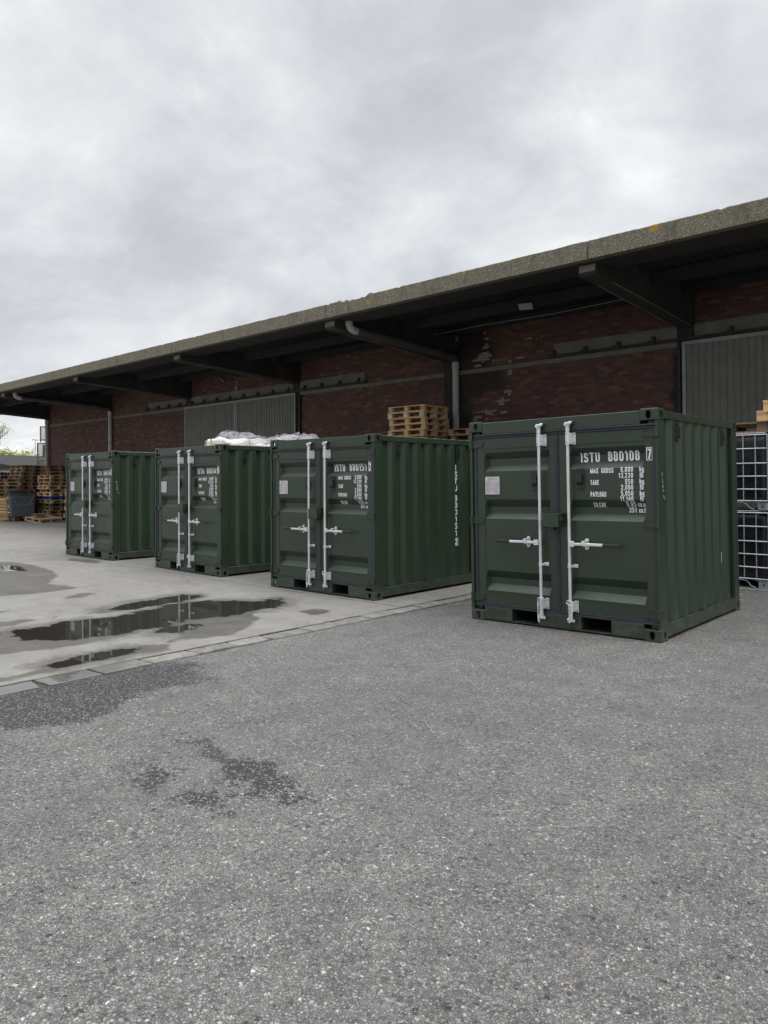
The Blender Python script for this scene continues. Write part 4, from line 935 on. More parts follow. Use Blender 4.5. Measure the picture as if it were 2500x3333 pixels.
def agg_mat():
    m, t, b = mat('exposed_aggregate', (.2, .18, .14), .85); P = geo_world(t)
    v1 = vor(t, P, 75); v2 = vor(t, P, 42); s1 = nd(t, 'ShaderNodeSeparateColor'); t.links.new(v1.outputs['Color'], s1.inputs[0]); s2 = nd(t, 'ShaderNodeSeparateColor'); t.links.new(v2.outputs['Color'], s2.inputs[0])
    r = ramp(t, [(0, (.10, .088, .062)), (.35, (.155, .138, .10)), (.7, (.205, .182, .135)), (.93, (.27, .24, .18)), (1, (.38, .35, .28))]); t.links.new(s1.outputs[0], r.inputs[0])
    mp = nd(t, 'ShaderNodeMapping'); mp.inputs['Scale'].default_value = (1, 1, .25); t.links.new(P, mp.inputs[0])
    st = nz(t, mp.outputs[0], 5, 6, .65); c = mix(t, r.outputs[0], (.07, .066, .052), mapr(t, st, .5, .72, 0, .6))
    c = mix(t, c, (.42, .40, .34), mth(t, 'MULTIPLY', mapr(t, v2.outputs['Distance'], .22, .32, .8, 0), mapr(t, s2.outputs[0], .91, .93)))
    c = mix(t, c, (.16, .165, .09), mapr(t, nz(t, P, 1.6, 5), .5, .75, 0, .35))
    dr = nd(t, 'ShaderNodeMapping'); dr.inputs['Scale'].default_value = (1, 1, .12); t.links.new(P, dr.inputs[0]); c = mix(t, c, (.05, .048, .04), mapr(t, nz(t, dr.outputs[0], 9, 5, .7), .56, .74, 0, .65))
    s = nd(t, 'ShaderNodeSeparateXYZ'); t.links.new(P, s.inputs[0])
    for (lx, lz, rr) in ((-4.6, 5.49, .10), (-4.8, 5.53, .05), (-3.89, 5.52, .04), (-8.22, 5.50, .05), (-10.18, 5.49, .06), (-10.69, 5.36, .07), (-11.5, 5.54, .05), (-23.6, 5.53, .09), (-2.2, 5.5, .06)):
        dx = mth(t, 'SUBTRACT', s.outputs[0], lx); dz = mth(t, 'SUBTRACT', s.outputs[2], lz); d = mth(t, 'SQRT', mth(t, 'ADD', mth(t, 'MULTIPLY', dx, dx), mth(t, 'MULTIPLY', dz, dz)))
        c = mix(t, c, (.42, .24, .03), mapr(t, mth(t, 'ADD', d, mth(t, 'MULTIPLY', mth(t, 'SUBTRACT', nz(t, P, 30, 4), .5), rr*1.6)), rr*.5, rr, .8, 0))
    t.links.new(c, b.inputs['Base Color']); bump(t, b, mth(t, 'ADD', s1.outputs[0], v1.outputs['Distance']), .006); return m
MAT['agg'] = agg_mat()
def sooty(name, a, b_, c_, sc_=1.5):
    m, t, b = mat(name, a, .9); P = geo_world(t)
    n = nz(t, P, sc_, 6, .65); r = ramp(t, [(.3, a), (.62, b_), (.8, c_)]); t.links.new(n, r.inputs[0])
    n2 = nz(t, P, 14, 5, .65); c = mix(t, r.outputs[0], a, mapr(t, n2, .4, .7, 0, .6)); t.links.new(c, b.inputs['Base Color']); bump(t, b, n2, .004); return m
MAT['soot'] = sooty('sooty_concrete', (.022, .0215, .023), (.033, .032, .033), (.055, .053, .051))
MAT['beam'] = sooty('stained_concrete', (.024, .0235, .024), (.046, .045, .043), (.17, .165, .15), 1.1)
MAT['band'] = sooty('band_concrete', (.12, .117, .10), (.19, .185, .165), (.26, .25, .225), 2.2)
MAT['endface'] = sooty('pale_concrete', (.16, .155, .13), (.26, .25, .21), (.34, .33, .28), 7)  # paler concrete for beam end faces and worn arrises
MAT['frame'] = mottled('galvanised_frame', (.24, .25, .265), (.31, .32, .335), .55, 5, .3)
MAT['cladding'] = mottled('grey_cladding', (.15, .147, .135), (.19, .185, .17), .6, 2.5, .1)
MAT['rail'] = mottled('dark_rail', (.018, .017, .017), (.035, .032, .03), .7, 6)
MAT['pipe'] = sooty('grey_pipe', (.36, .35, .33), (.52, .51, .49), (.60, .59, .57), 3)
MAT['pipe2'] = sooty('dark_pipe', (.06, .058, .056), (.10, .097, .093), (.17, .165, .16), 3)  # darker tone for the pipe run along the beam
MAT['roofing'] = mottled('roof_felt', (.08, .08, .085), (.12, .12, .12), .9, .8)
m, t, b = mat('lamp_glass', (.33, .35, .36), .15); MAT['glass'] = m

wh = tag(empty('warehouse', (-14, 16, 0)), 'long brick warehouse with a deep concrete canopy and grey sliding doors', 'warehouse')
def WB(): return MB((14, -16, 0))
XL, XR = -37.45, 9.5
m = WB(); m.box(XL, XR, YW, YW+.3, -.1, 5.75); m.build('brick_wall', 'brick', wh)
m = WB(); m.box(XL, XL+.3, YW+.3005, YW+22, -.1, 5.75); m.build('gable_wall', 'brick_side', wh)
m = WB(); m.box(XL+.2, XR+.2, YW+.31, YW+22, 5.76, 5.9); m.build('roof', 'roofing', wh)
# concrete band and door lintels
m = WB(); m.box(XL-.004, XR, YW-.022, YW-.001, 4.43, 4.535); m.build('concrete_band', 'band', wh)
for a, b_ in ((-9.0, 3.7), (-27.75, -15.36)):
    m = WB(); m.box(a, b_, YW-.028, YW-.001, 4.536, 4.885); m.build('lintel', 'band', wh)
    rl = WB(); rl.box(a-.1, b_+.1, YW-.11, YW-.045, 4.545, 4.61); rr_ = rl.build('door_rail', 'rail', wh)
    x = a+.02
    while x < b_+.1:
        m = WB(); m.box(x-.035, x+.035, YW-.10, YW-.0285, 4.6105, 4.72); m.box(x-.10, x-.036, YW-.14, YW-.111, 4.60, 4.63); m.box(x-.05, x+.05, YW-.135, YW-.1105, 4.53, 4.60); m.build('rail_bracket', 'rail', rr_); x += .81
for n in range(-2, 6):
    cx_ = X0-SP*n
    m = WB(); w0 = .17
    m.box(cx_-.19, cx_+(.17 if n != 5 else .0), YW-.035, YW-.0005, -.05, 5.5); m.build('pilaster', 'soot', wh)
    # tapered canopy beam with a blunt paler end
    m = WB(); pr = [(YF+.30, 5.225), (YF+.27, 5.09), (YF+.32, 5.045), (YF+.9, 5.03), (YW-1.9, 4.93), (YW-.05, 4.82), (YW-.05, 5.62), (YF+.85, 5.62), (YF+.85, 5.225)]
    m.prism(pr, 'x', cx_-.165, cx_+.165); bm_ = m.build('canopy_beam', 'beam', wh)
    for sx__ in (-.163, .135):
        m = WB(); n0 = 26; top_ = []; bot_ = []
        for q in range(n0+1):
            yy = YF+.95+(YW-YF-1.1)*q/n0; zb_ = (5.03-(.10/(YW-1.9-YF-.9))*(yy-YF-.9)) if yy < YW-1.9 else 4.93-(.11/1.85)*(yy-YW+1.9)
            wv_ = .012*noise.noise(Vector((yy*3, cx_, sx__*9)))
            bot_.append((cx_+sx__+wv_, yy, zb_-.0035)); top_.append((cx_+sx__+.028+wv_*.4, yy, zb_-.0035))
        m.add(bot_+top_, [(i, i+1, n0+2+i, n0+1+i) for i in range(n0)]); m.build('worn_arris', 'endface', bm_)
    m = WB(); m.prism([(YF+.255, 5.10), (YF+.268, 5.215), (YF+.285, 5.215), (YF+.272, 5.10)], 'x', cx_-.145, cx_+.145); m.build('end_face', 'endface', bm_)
# fascia panels: exposed aggregate, with worn top edge
rnd = random.Random(21)
for n in range(-2, 6):
    xb, xa = X0+.15-SP*(n), X0+.15-SP*(n+1)
    if n == 5: xa = xb-.35
    if n == -2: pass
    xs_ = frange(xa+.011, xb-.011, .06); m = WB(); tops = []
    for x in xs_:
        z = 5.53+.006*noise.noise(Vector((x*2.1, 0, 4)))+.004*rnd.uniform(-1, 1)
        if -11.55 < x < -10.72: z -= .035+.02*noise.noise(Vector((x*9, 3, 1)))
        if -11.62 < x < -11.50 or -10.75 < x < -10.62: z += .018
        if rnd.random() < .03: z -= rnd.uniform(.01, .03)
        tops.append(z)
    k = len(xs_); vs = []
    for x, z in zip(xs_, tops):
        zb = 5.228+.003*noise.noise(Vector((x*4, 7, 0)))
        vs += [(x, YF, zb), (x, YF, z-.012), (x, YF+.012, z), (x, YF+.16, z), (x, YF+.16, zb)]
    fs = [(5*i+j, 5*(i+1)+j, 5*(i+1)+(j+1) % 5, 5*i+(j+1) % 5) for i in range(k-1) for j in range(5)]+[(4, 3, 2, 1, 0), tuple(5*(k-1)+j for j in range(5))]
    m.add(vs, fs); m.build('fascia_panel', 'agg', wh)
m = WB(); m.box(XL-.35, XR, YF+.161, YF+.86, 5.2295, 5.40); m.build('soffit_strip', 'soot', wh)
# lumps of moss on the worn edge
MAT['moss'] = mottled('moss', (.06, .065, .03), (.10, .10, .05), .95, 20, bs=90, bd=.01)
for mx, my, r_ in ((-10.62, .08, .05), (-11.4, .06, .035), (-11.25, .09, .025), (-10.95, .07, .02), (-24.9, .05, .03), (-2.6, .08, .03)):
    bm = bmesh.new(); bmesh.ops.create_icosphere(bm, subdivisions=2, radius=r_)
    for v in bm.verts: v.co = Vector((v.co.x*1.6, v.co.y, max(-.01, v.co.z*.7)))*(1+.35*noise.noise(v.co*60+Vector((mx, 0, 0))))
    m = WB(); m.bm(bm, Matrix.Translation((mx, YF+my, 5.512))); m.build('moss_clump', 'moss', wh)
# corrugated canopy sheets, rising to the wall
m = WB(); xs_ = []; x = XL-.35
while x < XR: xs_.append(x); x += .04
def cz(x, y): return 5.42+.022*math.sin(x*2*math.pi/.16)+.045*(y-YF-.7)
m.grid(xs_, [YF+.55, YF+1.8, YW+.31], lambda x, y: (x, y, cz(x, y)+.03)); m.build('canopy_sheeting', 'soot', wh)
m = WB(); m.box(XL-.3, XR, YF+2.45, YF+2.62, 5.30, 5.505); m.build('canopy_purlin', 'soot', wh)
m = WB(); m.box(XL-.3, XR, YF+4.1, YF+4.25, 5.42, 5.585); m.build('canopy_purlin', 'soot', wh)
# sliding doors
for (a, b_) in ((-5.925, -2.70), (-2.68, .55), (-24.95, -21.715), (-21.685, -18.45)):
    dr = tag(empty('sliding_door', (0, 0, 0)), None); dr.parent = wh
    y0 = YW-.10; z0, z1 = .06, 4.52
    m = WB(); m.box(a, a+.07, y0, y0+.05, z0, z1); m.box(b_-.07, b_, y0, y0+.05, z0, z1); m.box(a+.07, b_-.07, y0, y0+.05, z1-.075, z1); m.box(a+.07, b_-.07, y0, y0+.05, z0, z0+.1)
    m.build('frame', 'frame', dr)
    m = WB(); xs_ = []; x = a+.072; dep = {}
    while x < b_-.1:
        for dx, d in ((0, .0), (.095, .0), (.108, -.02), (.126, -.02)):
            if x+dx < b_-.071: xs_.append(x+dx); dep[x+dx] = d
        x += .139
    xs_.append(b_-.071); dep[xs_[-1]] = 0
    m.grid(xs_, [z0+.101, z1-.076], lambda x, z: (x, y0+.03+dep[x], z)); m.build('cladding', 'cladding', dr)
for a, b_ in ((-18.42, -18.24),):
    m = WB(); m.box(a, a+.05, YW-.12, YW-.036, -.02, 4.42); m.box(a+.09, b_, YW-.09, YW-.036, -.02, 4.42); m.build('door_jamb', 'rail', wh)
m = WB(); m.box(-6.03, -5.97, YW-.09, YW-.036, -.02, 4.42); m.build('door_jamb', 'rail', wh)
# downpipes
for n in (1, 4, 5):
    cx_ = X0-SP*n; px = cx_+.165+.10; k = .085
    if n == 5: px = cx_+.12; 
    r_ = .086
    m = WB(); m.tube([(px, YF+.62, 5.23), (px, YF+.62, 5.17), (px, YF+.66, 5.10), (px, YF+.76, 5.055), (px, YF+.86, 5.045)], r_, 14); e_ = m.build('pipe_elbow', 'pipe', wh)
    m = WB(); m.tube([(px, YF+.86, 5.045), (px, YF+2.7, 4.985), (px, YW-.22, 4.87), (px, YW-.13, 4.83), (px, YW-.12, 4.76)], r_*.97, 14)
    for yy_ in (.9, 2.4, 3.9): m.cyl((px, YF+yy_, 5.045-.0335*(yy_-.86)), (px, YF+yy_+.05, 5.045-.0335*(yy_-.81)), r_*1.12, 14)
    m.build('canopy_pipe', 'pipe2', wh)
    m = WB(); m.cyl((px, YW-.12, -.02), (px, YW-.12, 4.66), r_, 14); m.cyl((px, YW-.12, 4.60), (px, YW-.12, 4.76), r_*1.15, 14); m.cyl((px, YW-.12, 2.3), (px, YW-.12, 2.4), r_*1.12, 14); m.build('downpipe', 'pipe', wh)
# cable under the canopy, floodlights
m = WB(); m.tube([(-5.7, YW-.9, 5.30), (-6.9, YW-.9, 5.44), (-8.5, YW-.9, 5.40), (-10.5, YW-.9, 5.43), (-12.0, YW-.9, 5.40)], .006, 5); m.build('cable', 'pipe', wh)
def flood(x, y, z, rx, rz):
    f = empty('floodlight', (0, 0, 0)); f.parent = wh
    mt = Matrix.Translation((x+14, y-16, z)) @ Matrix.Rotation(R(rz), 4, 'Z') @ Matrix.Rotation(R(rx), 4, 'X')
    def put(mb, n, mm): 
        mb.v = [tuple(mt @ Vector(v)) for v in mb.v]; return mb.build(n, mm, f)
    m = MB(); m.bbox(-.16, .16, -.03, .03, -.115, .115, .012, 2)
    for i in range(9): m.box(-.14+i*.034, -.132+i*.034, .03, .055, -.09, .09)
    put(m, 'housing', 'rail')
    m = MB(); m.box(-.14, .14, -.036, -.0305, -.095, .095); put(m, 'lens', 'glass')
    m = MB(); m.tube([(-.175, 0, 0), (-.175, .05, .12), (-.12, .08, .17), (.12, .08, .17), (.175, .05, .12), (.175, 0, 0)], .010, 6); put(m, 'bracket', 'rail')
flood(-8.1, 13.2, 5.20, 62, 20); flood(-22.0, 15.55, 5.28, 50, -35)
m = WB(); m.box(-21.74, -21.62, YW-.08, YW-.001, 4.90, 5.04); m.box(-21.70, -21.66, YW-.03, YW-.001, 5.04, 5.24); m.tube([(-22.0, 15.6, 5.38), (-21.9, 15.9, 5.40), (-21.7, YW-.03, 5.35)], .012, 6); m.build('junction_box', 'frame', wh)

# raised slab edge along the warehouse, on the asphalt side
MAT['slab'] = concrete_mat('slab_concrete')
m = MB(); x = KX1+.02; rnd = random.Random(2)
while x < 12:
    l_ = .92; z = .036+rnd.uniform(-.002, .002); m.bbox(x+.004, x+l_-.004, 11.20, 11.33+rnd.uniform(0, .0), -.02, z, .006); x += l_
m.box(KX1+.03, 14, 11.336, YW-.002, -.05, .034)
for p_ in range(1): pass
sl = m.build('loading_slab', 'slab'); tag(sl, kind='structure'); n_ = len(sl.data.vertices)
for nm in ('wet', 'pud', 'crack'): add_attr(sl, nm, [-.6]*n_)
add_attr(sl, 'tyre', [0.0]*n_)

# ------------------------------------------------------------------ pallets
def pallet_parts(L_=1.2, W_=1.0, H=.152, nb_=7, seed=0, warp=0.0):
    # length along x, width along y; returns top deck, blocks, bottom boards
    rnd = random.Random(seed); J = lambda a: rnd.uniform(-a, a)
    hx, hy = L_/2, W_/2; top = MB()
    bt = .021; zt = H-bt
    bw = [.14, .095, .12, .095, .12, .095, .14] if nb_ == 7 else [.145, .1, .145, .1, .145]
    gap = (W_-sum(bw))/(nb_-1); y = -hy
    for w__ in bw:
        dx = J(.006); top.box(-hx+dx, hx+J(.006), y+J(.003), y+w__+J(.003), zt+J(.001), H+J(.0015)); y += w__+gap
    for x in (-hx+.07, 0, hx-.07): top.box(x-.065, x+.065, -hy+.003, hy-.003, zt-.0225, zt-.002)
    blocks = []
    for ix, x in enumerate((-hx+.0725, 0, hx-.0725)):
        for y in (-hy+.065, 0, hy-.065):
            b_ = MB(); b_.box(x-.07+J(.004), x+.07+J(.004), y-.055+J(.004), y+.055+J(.004), .0225, zt-.023); blocks.append(b_)
    bots = []
    for y in (-hy+.065, 0, hy-.065):
        b_ = MB(); b_.box(-hx+J(.004), hx+J(.004), y-.06, y+.06, 0.0, .0222); bots.append(b_)
    return top, blocks, bots
def pallet_proto(woodm='wood', blockm=None, seed=0, parts=True, **k):
    top, blocks, bots = pallet_parts(seed=seed, **k)
    if parts:
        r_ = empty('pallet'); top.build('top_deck', woodm, r_)
        for b_ in blocks: b_.build('block', blockm or woodm, r_)
        for b_ in bots: b_.build('bottom_board', woodm, r_)
    else:
        m = top
        for b_ in blocks+bots: m.add(b_.v, b_.f)
        r_ = m.build('pallet', woodm)
    return r_
SRC = {}
def pallet(kind, x, y, z, rz, label, group, tilt=(0, 0)):
    specs = {'near1': ('wood', None, 1, True), 'near2': ('wood', None, 2, True), 'nearw': ('wood', 'whitewood', 3, True), 'nearo': ('oldwood', None, 4, True),
             'far1': ('wood', None, 5, False), 'far2': ('oldwood', None, 6, False), 'far3': ('oldwood', None, 7, False), 'blue': ('bluewood', None, 8, False), 'green': ('greenwood', None, 9, False)}
    if kind not in SRC:
        a, b_, sd_, p_ = specs[kind]; SRC[kind] = pallet_proto(a, b_, sd_, p_); o = SRC[kind]
    else: o = copy_tree(SRC[kind])
    o.location = (x, y, z); o.rotation_euler = (R(tilt[0]), R(tilt[1]), R(rz)); tag(o, label, 'pallet', group); return o
rnd = random.Random(77); PH = .153
ORD = ['bottom', 'second', 'third', 'fourth', 'fifth', 'sixth', 'seventh', 'eighth', 'ninth', 'tenth', 'eleventh', 'twelfth', 'thirteenth', 'fourteenth', 'fifteenth', 'sixteenth', 'seventeenth', 'eighteenth', 'nineteenth', 'twentieth', 'twenty first', 'twenty second', 'twenty third', 'twenty fourth', 'twenty fifth']
def stack(x, y, z0, n, kinds, rz, desc, group, js=.02, jr=1.2, ph=PH, faces=None, tops=None):
    for i in range(n):
        kd = kinds[i % len(kinds)] if not (faces and i in faces) else faces[i]
        col_ = {'blue': 'blue', 'green': 'green', 'nearw': 'white blocked', 'near1': 'yellow', 'near2': 'yellow', 'nearo': 'brown', 'far1': 'yellow', 'far2': 'brown', 'far3': 'brown'}[kd]
        fromtop = n-i
        pos = 'topmost' if fromtop == 1 else ORD[fromtop-1]+' from the top'
        pallet(kd, x+rnd.uniform(-js, js), y+rnd.uniform(-js, js), z0+i*ph, rz+rnd.uniform(-jr, jr)+(180 if rnd.random() < .5 else 0), f'{col_} pallet, {pos} {desc}', group)
# tall stack under the canopy, behind the second container
NS = 23
stack(-12.25, 14.72, -.01, NS, ['near1', 'near2'], 0, 'of the tall stack against the wall', 'pallets in the tall stack under the canopy', .022, .9, PH, {NS-2: 'nearw', NS-6: 'nearo'})
for i, (sx_, sy_, n) in enumerate(((-10.75, 15.35, 19), (-9.45, 15.4, 19))):
    stack(sx_, sy_, -.01, n, ['far2', 'far3'], 0, ('of the stack right of the tall one', 'of the stack behind the nearest container')[i], 'weathered pallets stacked against the brick wall', .03, 1.5)

# ------------------------------------------------------------------ caged tanks
MAT['tank'] = mottled('black_tank_plastic', (.006, .006, .008), (.011, .011, .014), .35, 4, bs=20, bd=.002)
MAT['cage'] = mottled('galvanised_tube', (.34, .37, .40), (.48, .51, .53), .35, 9, .7)
MAT['label'] = mottled('grey_label', (.20, .24, .28), (.25, .29, .33), .4, 12)
MAT['redp'] = mottled('red_plastic', (.30, .015, .012), (.36, .02, .015), .5, 12)
def make_tote():
    r_ = empty('caged_tank'); w_, l_, h = 1.0, 1.2, 1.11
    bm = bmesh.new(); bmesh.ops.create_cube(bm, size=1)
    for v in bm.verts: v.co = Vector((v.co.x*.94, v.co.y*1.14, v.co.z*.92+.60))
    bmesh.ops.bevel(bm, geom=bm.edges[:], offset=.085, segments=5, affect='EDGES', profile=.6)
    m = MB(); m.bm(bm, smooth=True); bm.free(); m.cyl((0, 0, 1.05), (0, 0, 1.085), .11, 20); m.build('tank', 'tank', r_)
    m = MB()
    for z in (.135, .30, .485, .67, .88, 1.075):
        P = [(-.49, -.56), (-.46, -.59), (.46, -.59), (.49, -.56), (.49, .56), (.46, .59), (-.46, .59), (-.49, .56), (-.49, -.56)]
        m.tube([(x, y, z) for x, y in P], .0105, 8)
    for x in (-.49, -.33, -.165, 0, .165, .33, .49):
        for y in (-.583, .583):
            m.tube([(x*(.985), y, .13), (x*.985, y, 1.075)], .0095, 6)
    for y in (-.40, -.2, 0, .2, .40):
        for x in (-.483, .483): m.tube([(x, y, .13), (x, y, 1.075)], .0095, 6)
    m.tube([(-.46, -.57, 1.10), (.46, -.57, 1.10)], .008, 6); m.tube([(-.46, .57, 1.10), (.46, .57, 1.10)], .008, 6)
    m.build('cage', 'cage', r_)
    for x in (-.43, .43):
        for y in (-.53, .53):
            m = MB(); s_ = 1 if x > 0 else -1
            m.prism([(x-.075, y-.07), (x+.04, y-.07), (x+.07, y-.03), (x+.07, y+.07), (x-.075, y+.07)], 'z', .004, .105)
            m.prism([(x-.12, y-.05), (x+.03, y-.05), (x+.05, y+.05), (x-.12, y+.05)], 'z', .1055, .128)
            f_ = m.build('foot', 'cage', r_)
            m = MB(); m.cyl((x-.01, y-.0705, .055), (x-.01, y-.072, .055), .014, 10); m.build('bolt_hole_shade', 'black', f_)  # black disc on the foot paints the dark of a hole
    m = MB(); m.tube([(-.30, -.56, .012), (-.24, -.56, .03), (-.2, -.56, .085), (-.15, -.56, .11), (.15, -.56, .11), (.2, -.56, .085), (.24, -.56, .03), (.30, -.56, .012)], .009, 6)
    m.box(-.5, .5, -.5, .5, .112, .124); m.build('base_tray', 'cage', r_)
    m = MB(); m.bbox(-.46, -.17, -.606, -.598, .42, .86, .002); lb = m.build('label_plate', 'label', r_)
    m = MB(); 
    for i in range(9): m.box(-.44, -.44+.12+.1*((i*37) % 10)/10, -.6085, -.6065, .80-i*.03, .808-i*.03)
    m.build_all('label_text', 'frame', lb)
    m = MB(); m.prism([(-.24, .56), (-.205, .525), (-.17, .56), (-.205, .595)], 'y', -.6088, -.6065); m.build('hazard_diamond', 'white', lb)
    m = MB(); m.box(-.3, .2, -.54, .1, 1.062, 1.068); m.build('lid_sheet', 'redp', r_)
    return r_
tote = make_tote(); TX = -3.545
tp = [(TX, 11.93, .034, 'lower black caged tank on the slab beside the nearest container'), (TX, 11.93, 1.144, 'upper black caged tank, directly below the pallets, beside the nearest container'),
      (TX+1.07, 11.95, .034, 'lower black caged tank of the stack at the right edge'), (TX+1.07, 11.95, 1.144, 'upper black caged tank of the stack at the right edge')]
for i, (x, y, z, lb) in enumerate(tp):
    o = tote if i == 0 else copy_tree(tote); o.location = (x, y, z); tag(o, lb, 'caged tank', 'caged tanks stacked on the loading slab')
zt = 2.256; TG = 'pallets on top of the caged tanks'
pallet('nearo', TX-.15, 11.92, zt, 2, 'brown wooden pallet lying directly on the upper caged tank', TG)
pallet('near1', TX+1.13, 11.93, zt, -1, 'yellow wooden pallet, lowest right one on the caged tanks', TG)
pallet('near2', TX+.92, 11.90, zt+PH, 1.5, 'pale wooden pallet, second layer above the caged tanks', TG)
pallet('near1', TX+1.02, 11.94, zt+2*PH, -2, 'pale wooden pallet, third layer above the caged tanks', TG)
pallet('near2', TX+1.10, 11.92, zt+3*PH, 1, 'pale wooden pallet, topmost above the caged tanks', TG)

# ------------------------------------------------------------------ wrapped sacks
def film_mat():
    m, t, b = mat('stretch_film', (.72, .71, .73), .18); P = geo_world(t)
    mp = nd(t, 'ShaderNodeMapping'); mp.inputs['Scale'].default_value = (1, 1, 3); t.links.new(P, mp.inputs[0])
    n = nz(t, mp.outputs[0], 9, 6, .65, 1.2); bump(t, b, n, .03)
    t.links.new(mapr(t, n, .4, .7, .05, .5), b.inputs['Alpha']); return m
MAT['film'] = film_mat()
MAT['sack'] = mottled('white_sack', (.84, .83, .82), (.74, .73, .72), .7, 6, bs=14, bd=.01)
MAT['redink'] = mottled('red_print', (.48, .04, .06), (.40, .03, .05), .6, 30, bd=0)
MAT['yellow'] = mottled('yellow_tape', (.62, .52, .16), (.55, .46, .13), .5, 10)
def sackpile(x, y, w_, d_, ztop, seed, lab, txt=False):
    rnd = random.Random(seed); r_ = tag(empty('wrapped_sack_pallet', (x, y, 0)), lab, 'sack pallet', 'wrapped sack pallets behind the containers')
    def pl(z):
        top, bl, bo = pallet_parts(w_, d_, .15, 5, seed); m = top
        for q in bl+bo: m.add(q.v, q.f)
        m.v = [(a, b_, c_+z) for a, b_, c_ in m.v]; m.build('pallet_base', 'oldwood', r_)
    pl(.0); half = (ztop-.0)/2; pl(half)
    for z0, zt_ in ((.155, half-.03), (half+.155, ztop)):
        nL = 4; h = (zt_-z0)/nL
        for l_ in range(nL):
            for i in range(2):
                for j in range(2):
                    last = l_ == nL-1
                    bm = bmesh.new(); bmesh.ops.create_cube(bm, size=1); bmesh.ops.subdivide_edges(bm, edges=bm.edges[:], cuts=3, use_grid_fill=True)
                    sx_, sy_, sz_ = w_*.5-.01, d_*.5-.01, h*1.0
                    for v in bm.verts:
                        p = v.co*2; e = Vector((p.x, p.y, p.z)); m_ = max(abs(p.x), abs(p.y))
                        k = (1-.16*max(0, abs(p.x)**6*abs(p.y)**2)); puff = 1-.28*m_**5
                        v.co = Vector((p.x*.5*sx_*k, p.y*.5*sy_*k, p.z*.5*sz_*puff))+Vector((rnd.uniform(-.006, .006),)*3)
                        if last: v.co.z += .12*noise.noise(Vector((v.co.x*3+seed, v.co.y*3, i+j)))
                    m = MB(); m.bm(bm, Matrix.Translation(((i-.5)*sx_+rnd.uniform(-.02, .02), (j-.5)*sy_+rnd.uniform(-.02, .02), z0+(l_+.5)*h)), True); bm.free()
                    sk = m.build('sack', 'sack', r_)
    # loose film draped over the top and round the sides
    a_n, hN = 48, 16; m = MB(); vs = []
    for k in range(hN+1):
        f = k/hN
        for i in range(a_n):
            t_ = 2*math.pi*i/a_n; c_, s_ = math.cos(t_), math.sin(t_); sq = 1/max(abs(c_), abs(s_))**.82
            n_ = noise.noise(Vector((c_*2.3+seed*3, s_*2.3, f*2.5)))+.5*noise.noise(Vector((c_*7+seed, s_*7, f*6)))
            if f < .5: rr = 1.0+.025*n_; z = .2+(ztop-.2)*f*2*.98
            else:
                g_ = (f-.5)*2; rr = math.cos(g_*math.pi/2)**.75*(1+.03*n_); z = ztop-.02+.15*math.sin(g_*math.pi/2)+.16*n_*math.sin(min(1, g_*2.5)*math.pi/2)
            vs.append((c_*sq*rr*(w_*.5+.025), s_*sq*rr*(d_*.5+.025), z))
    m.add(vs, [(k*a_n+i, k*a_n+(i+1) % a_n, (k+1)*a_n+(i+1) % a_n, (k+1)*a_n+i) for k in range(hN) for i in range(a_n)], True)
    m.build('wrapping_film', 'film', r_)
    if txt:
        m = MB(); yf = -d_*.5-.052; text(m, 'BILLIONS', .27, ztop-.17, .058, lambda a, b_: (a, yf+.0*(a), b_), width=.24, bold=.17); m.build_all('sack_lettering', 'redink', r_)
    m = MB(); m.bbox(-.30, -.24, -d_*.5-.045, -d_*.5-.03, ztop-.5, ztop+.02, .004); m.build('yellow_strap', 'yellow', r_)
sackpile(-14.72, 10.85, 1.25, 1.1, 2.62, 3, 'tallest film wrapped pile of white sacks with red lettering', True)
sackpile(-13.42, 10.95, 1.0, 1.0, 2.44, 8, 'low film wrapped sack pile right of the lettered one')
sackpile(-12.35, 10.75, 1.05, 1.0, 2.46, 12, 'puffed film wrapped sack pile behind the 880141 container roof')
sackpile(-11.2, 10.85, 1.1, 1.0, 2.02, 17, 'flat film wrapped sack pile beside the 880151 container')

# ------------------------------------------------------------------ far left: pallets, bin, cages
FG = 'pallets piled at the far end of the yard'
stack(-35.75, 12.32, 0, 18, ['far1', 'far1', 'far2'], 88, 'of the stack at the left edge', FG, .04, 3, PH)
stack(-34.55, 12.72, 0, 12, ['far1', 'far2'], 90, 'of the stack behind the bin', FG, .04, 3, PH)
stack(-34.75, 13.85, 0, 16, ['far3', 'far2', 'far3'], 2, 'of the stack right of the bin', FG, .05, 3, PH)
stack(-34.2, 14.95, 0, 16, ['far2', 'far3', 'far2'], 88, 'of the stack by the downpipe', FG, .05, 3, PH)
stack(-32.75, 14.30, 0, 13, ['far1', 'far2', 'far2'], 0, 'of the stack with a blue pallet', FG, .05, 4, PH, {6: 'blue', 4: 'green', 7: 'far1', 5: 'far1', 3: 'far2'})
stack(-31.3, 14.85, 0, 9, ['far2', 'far1'], 3, 'of the stack behind the farthest container', FG, .05, 4, PH)
pallet('far1', -33.95, 12.10, .485, 94, 'yellow pallet standing on edge, leaning left of the wheeled bin', FG, (76, 0))
pallet('far2', -31.7, 13.35, .045, 8, 'broken brown pallet lying tilted in front of the mixed stack', FG, (3, 5))
m = MB(); rnd = random.Random(9)
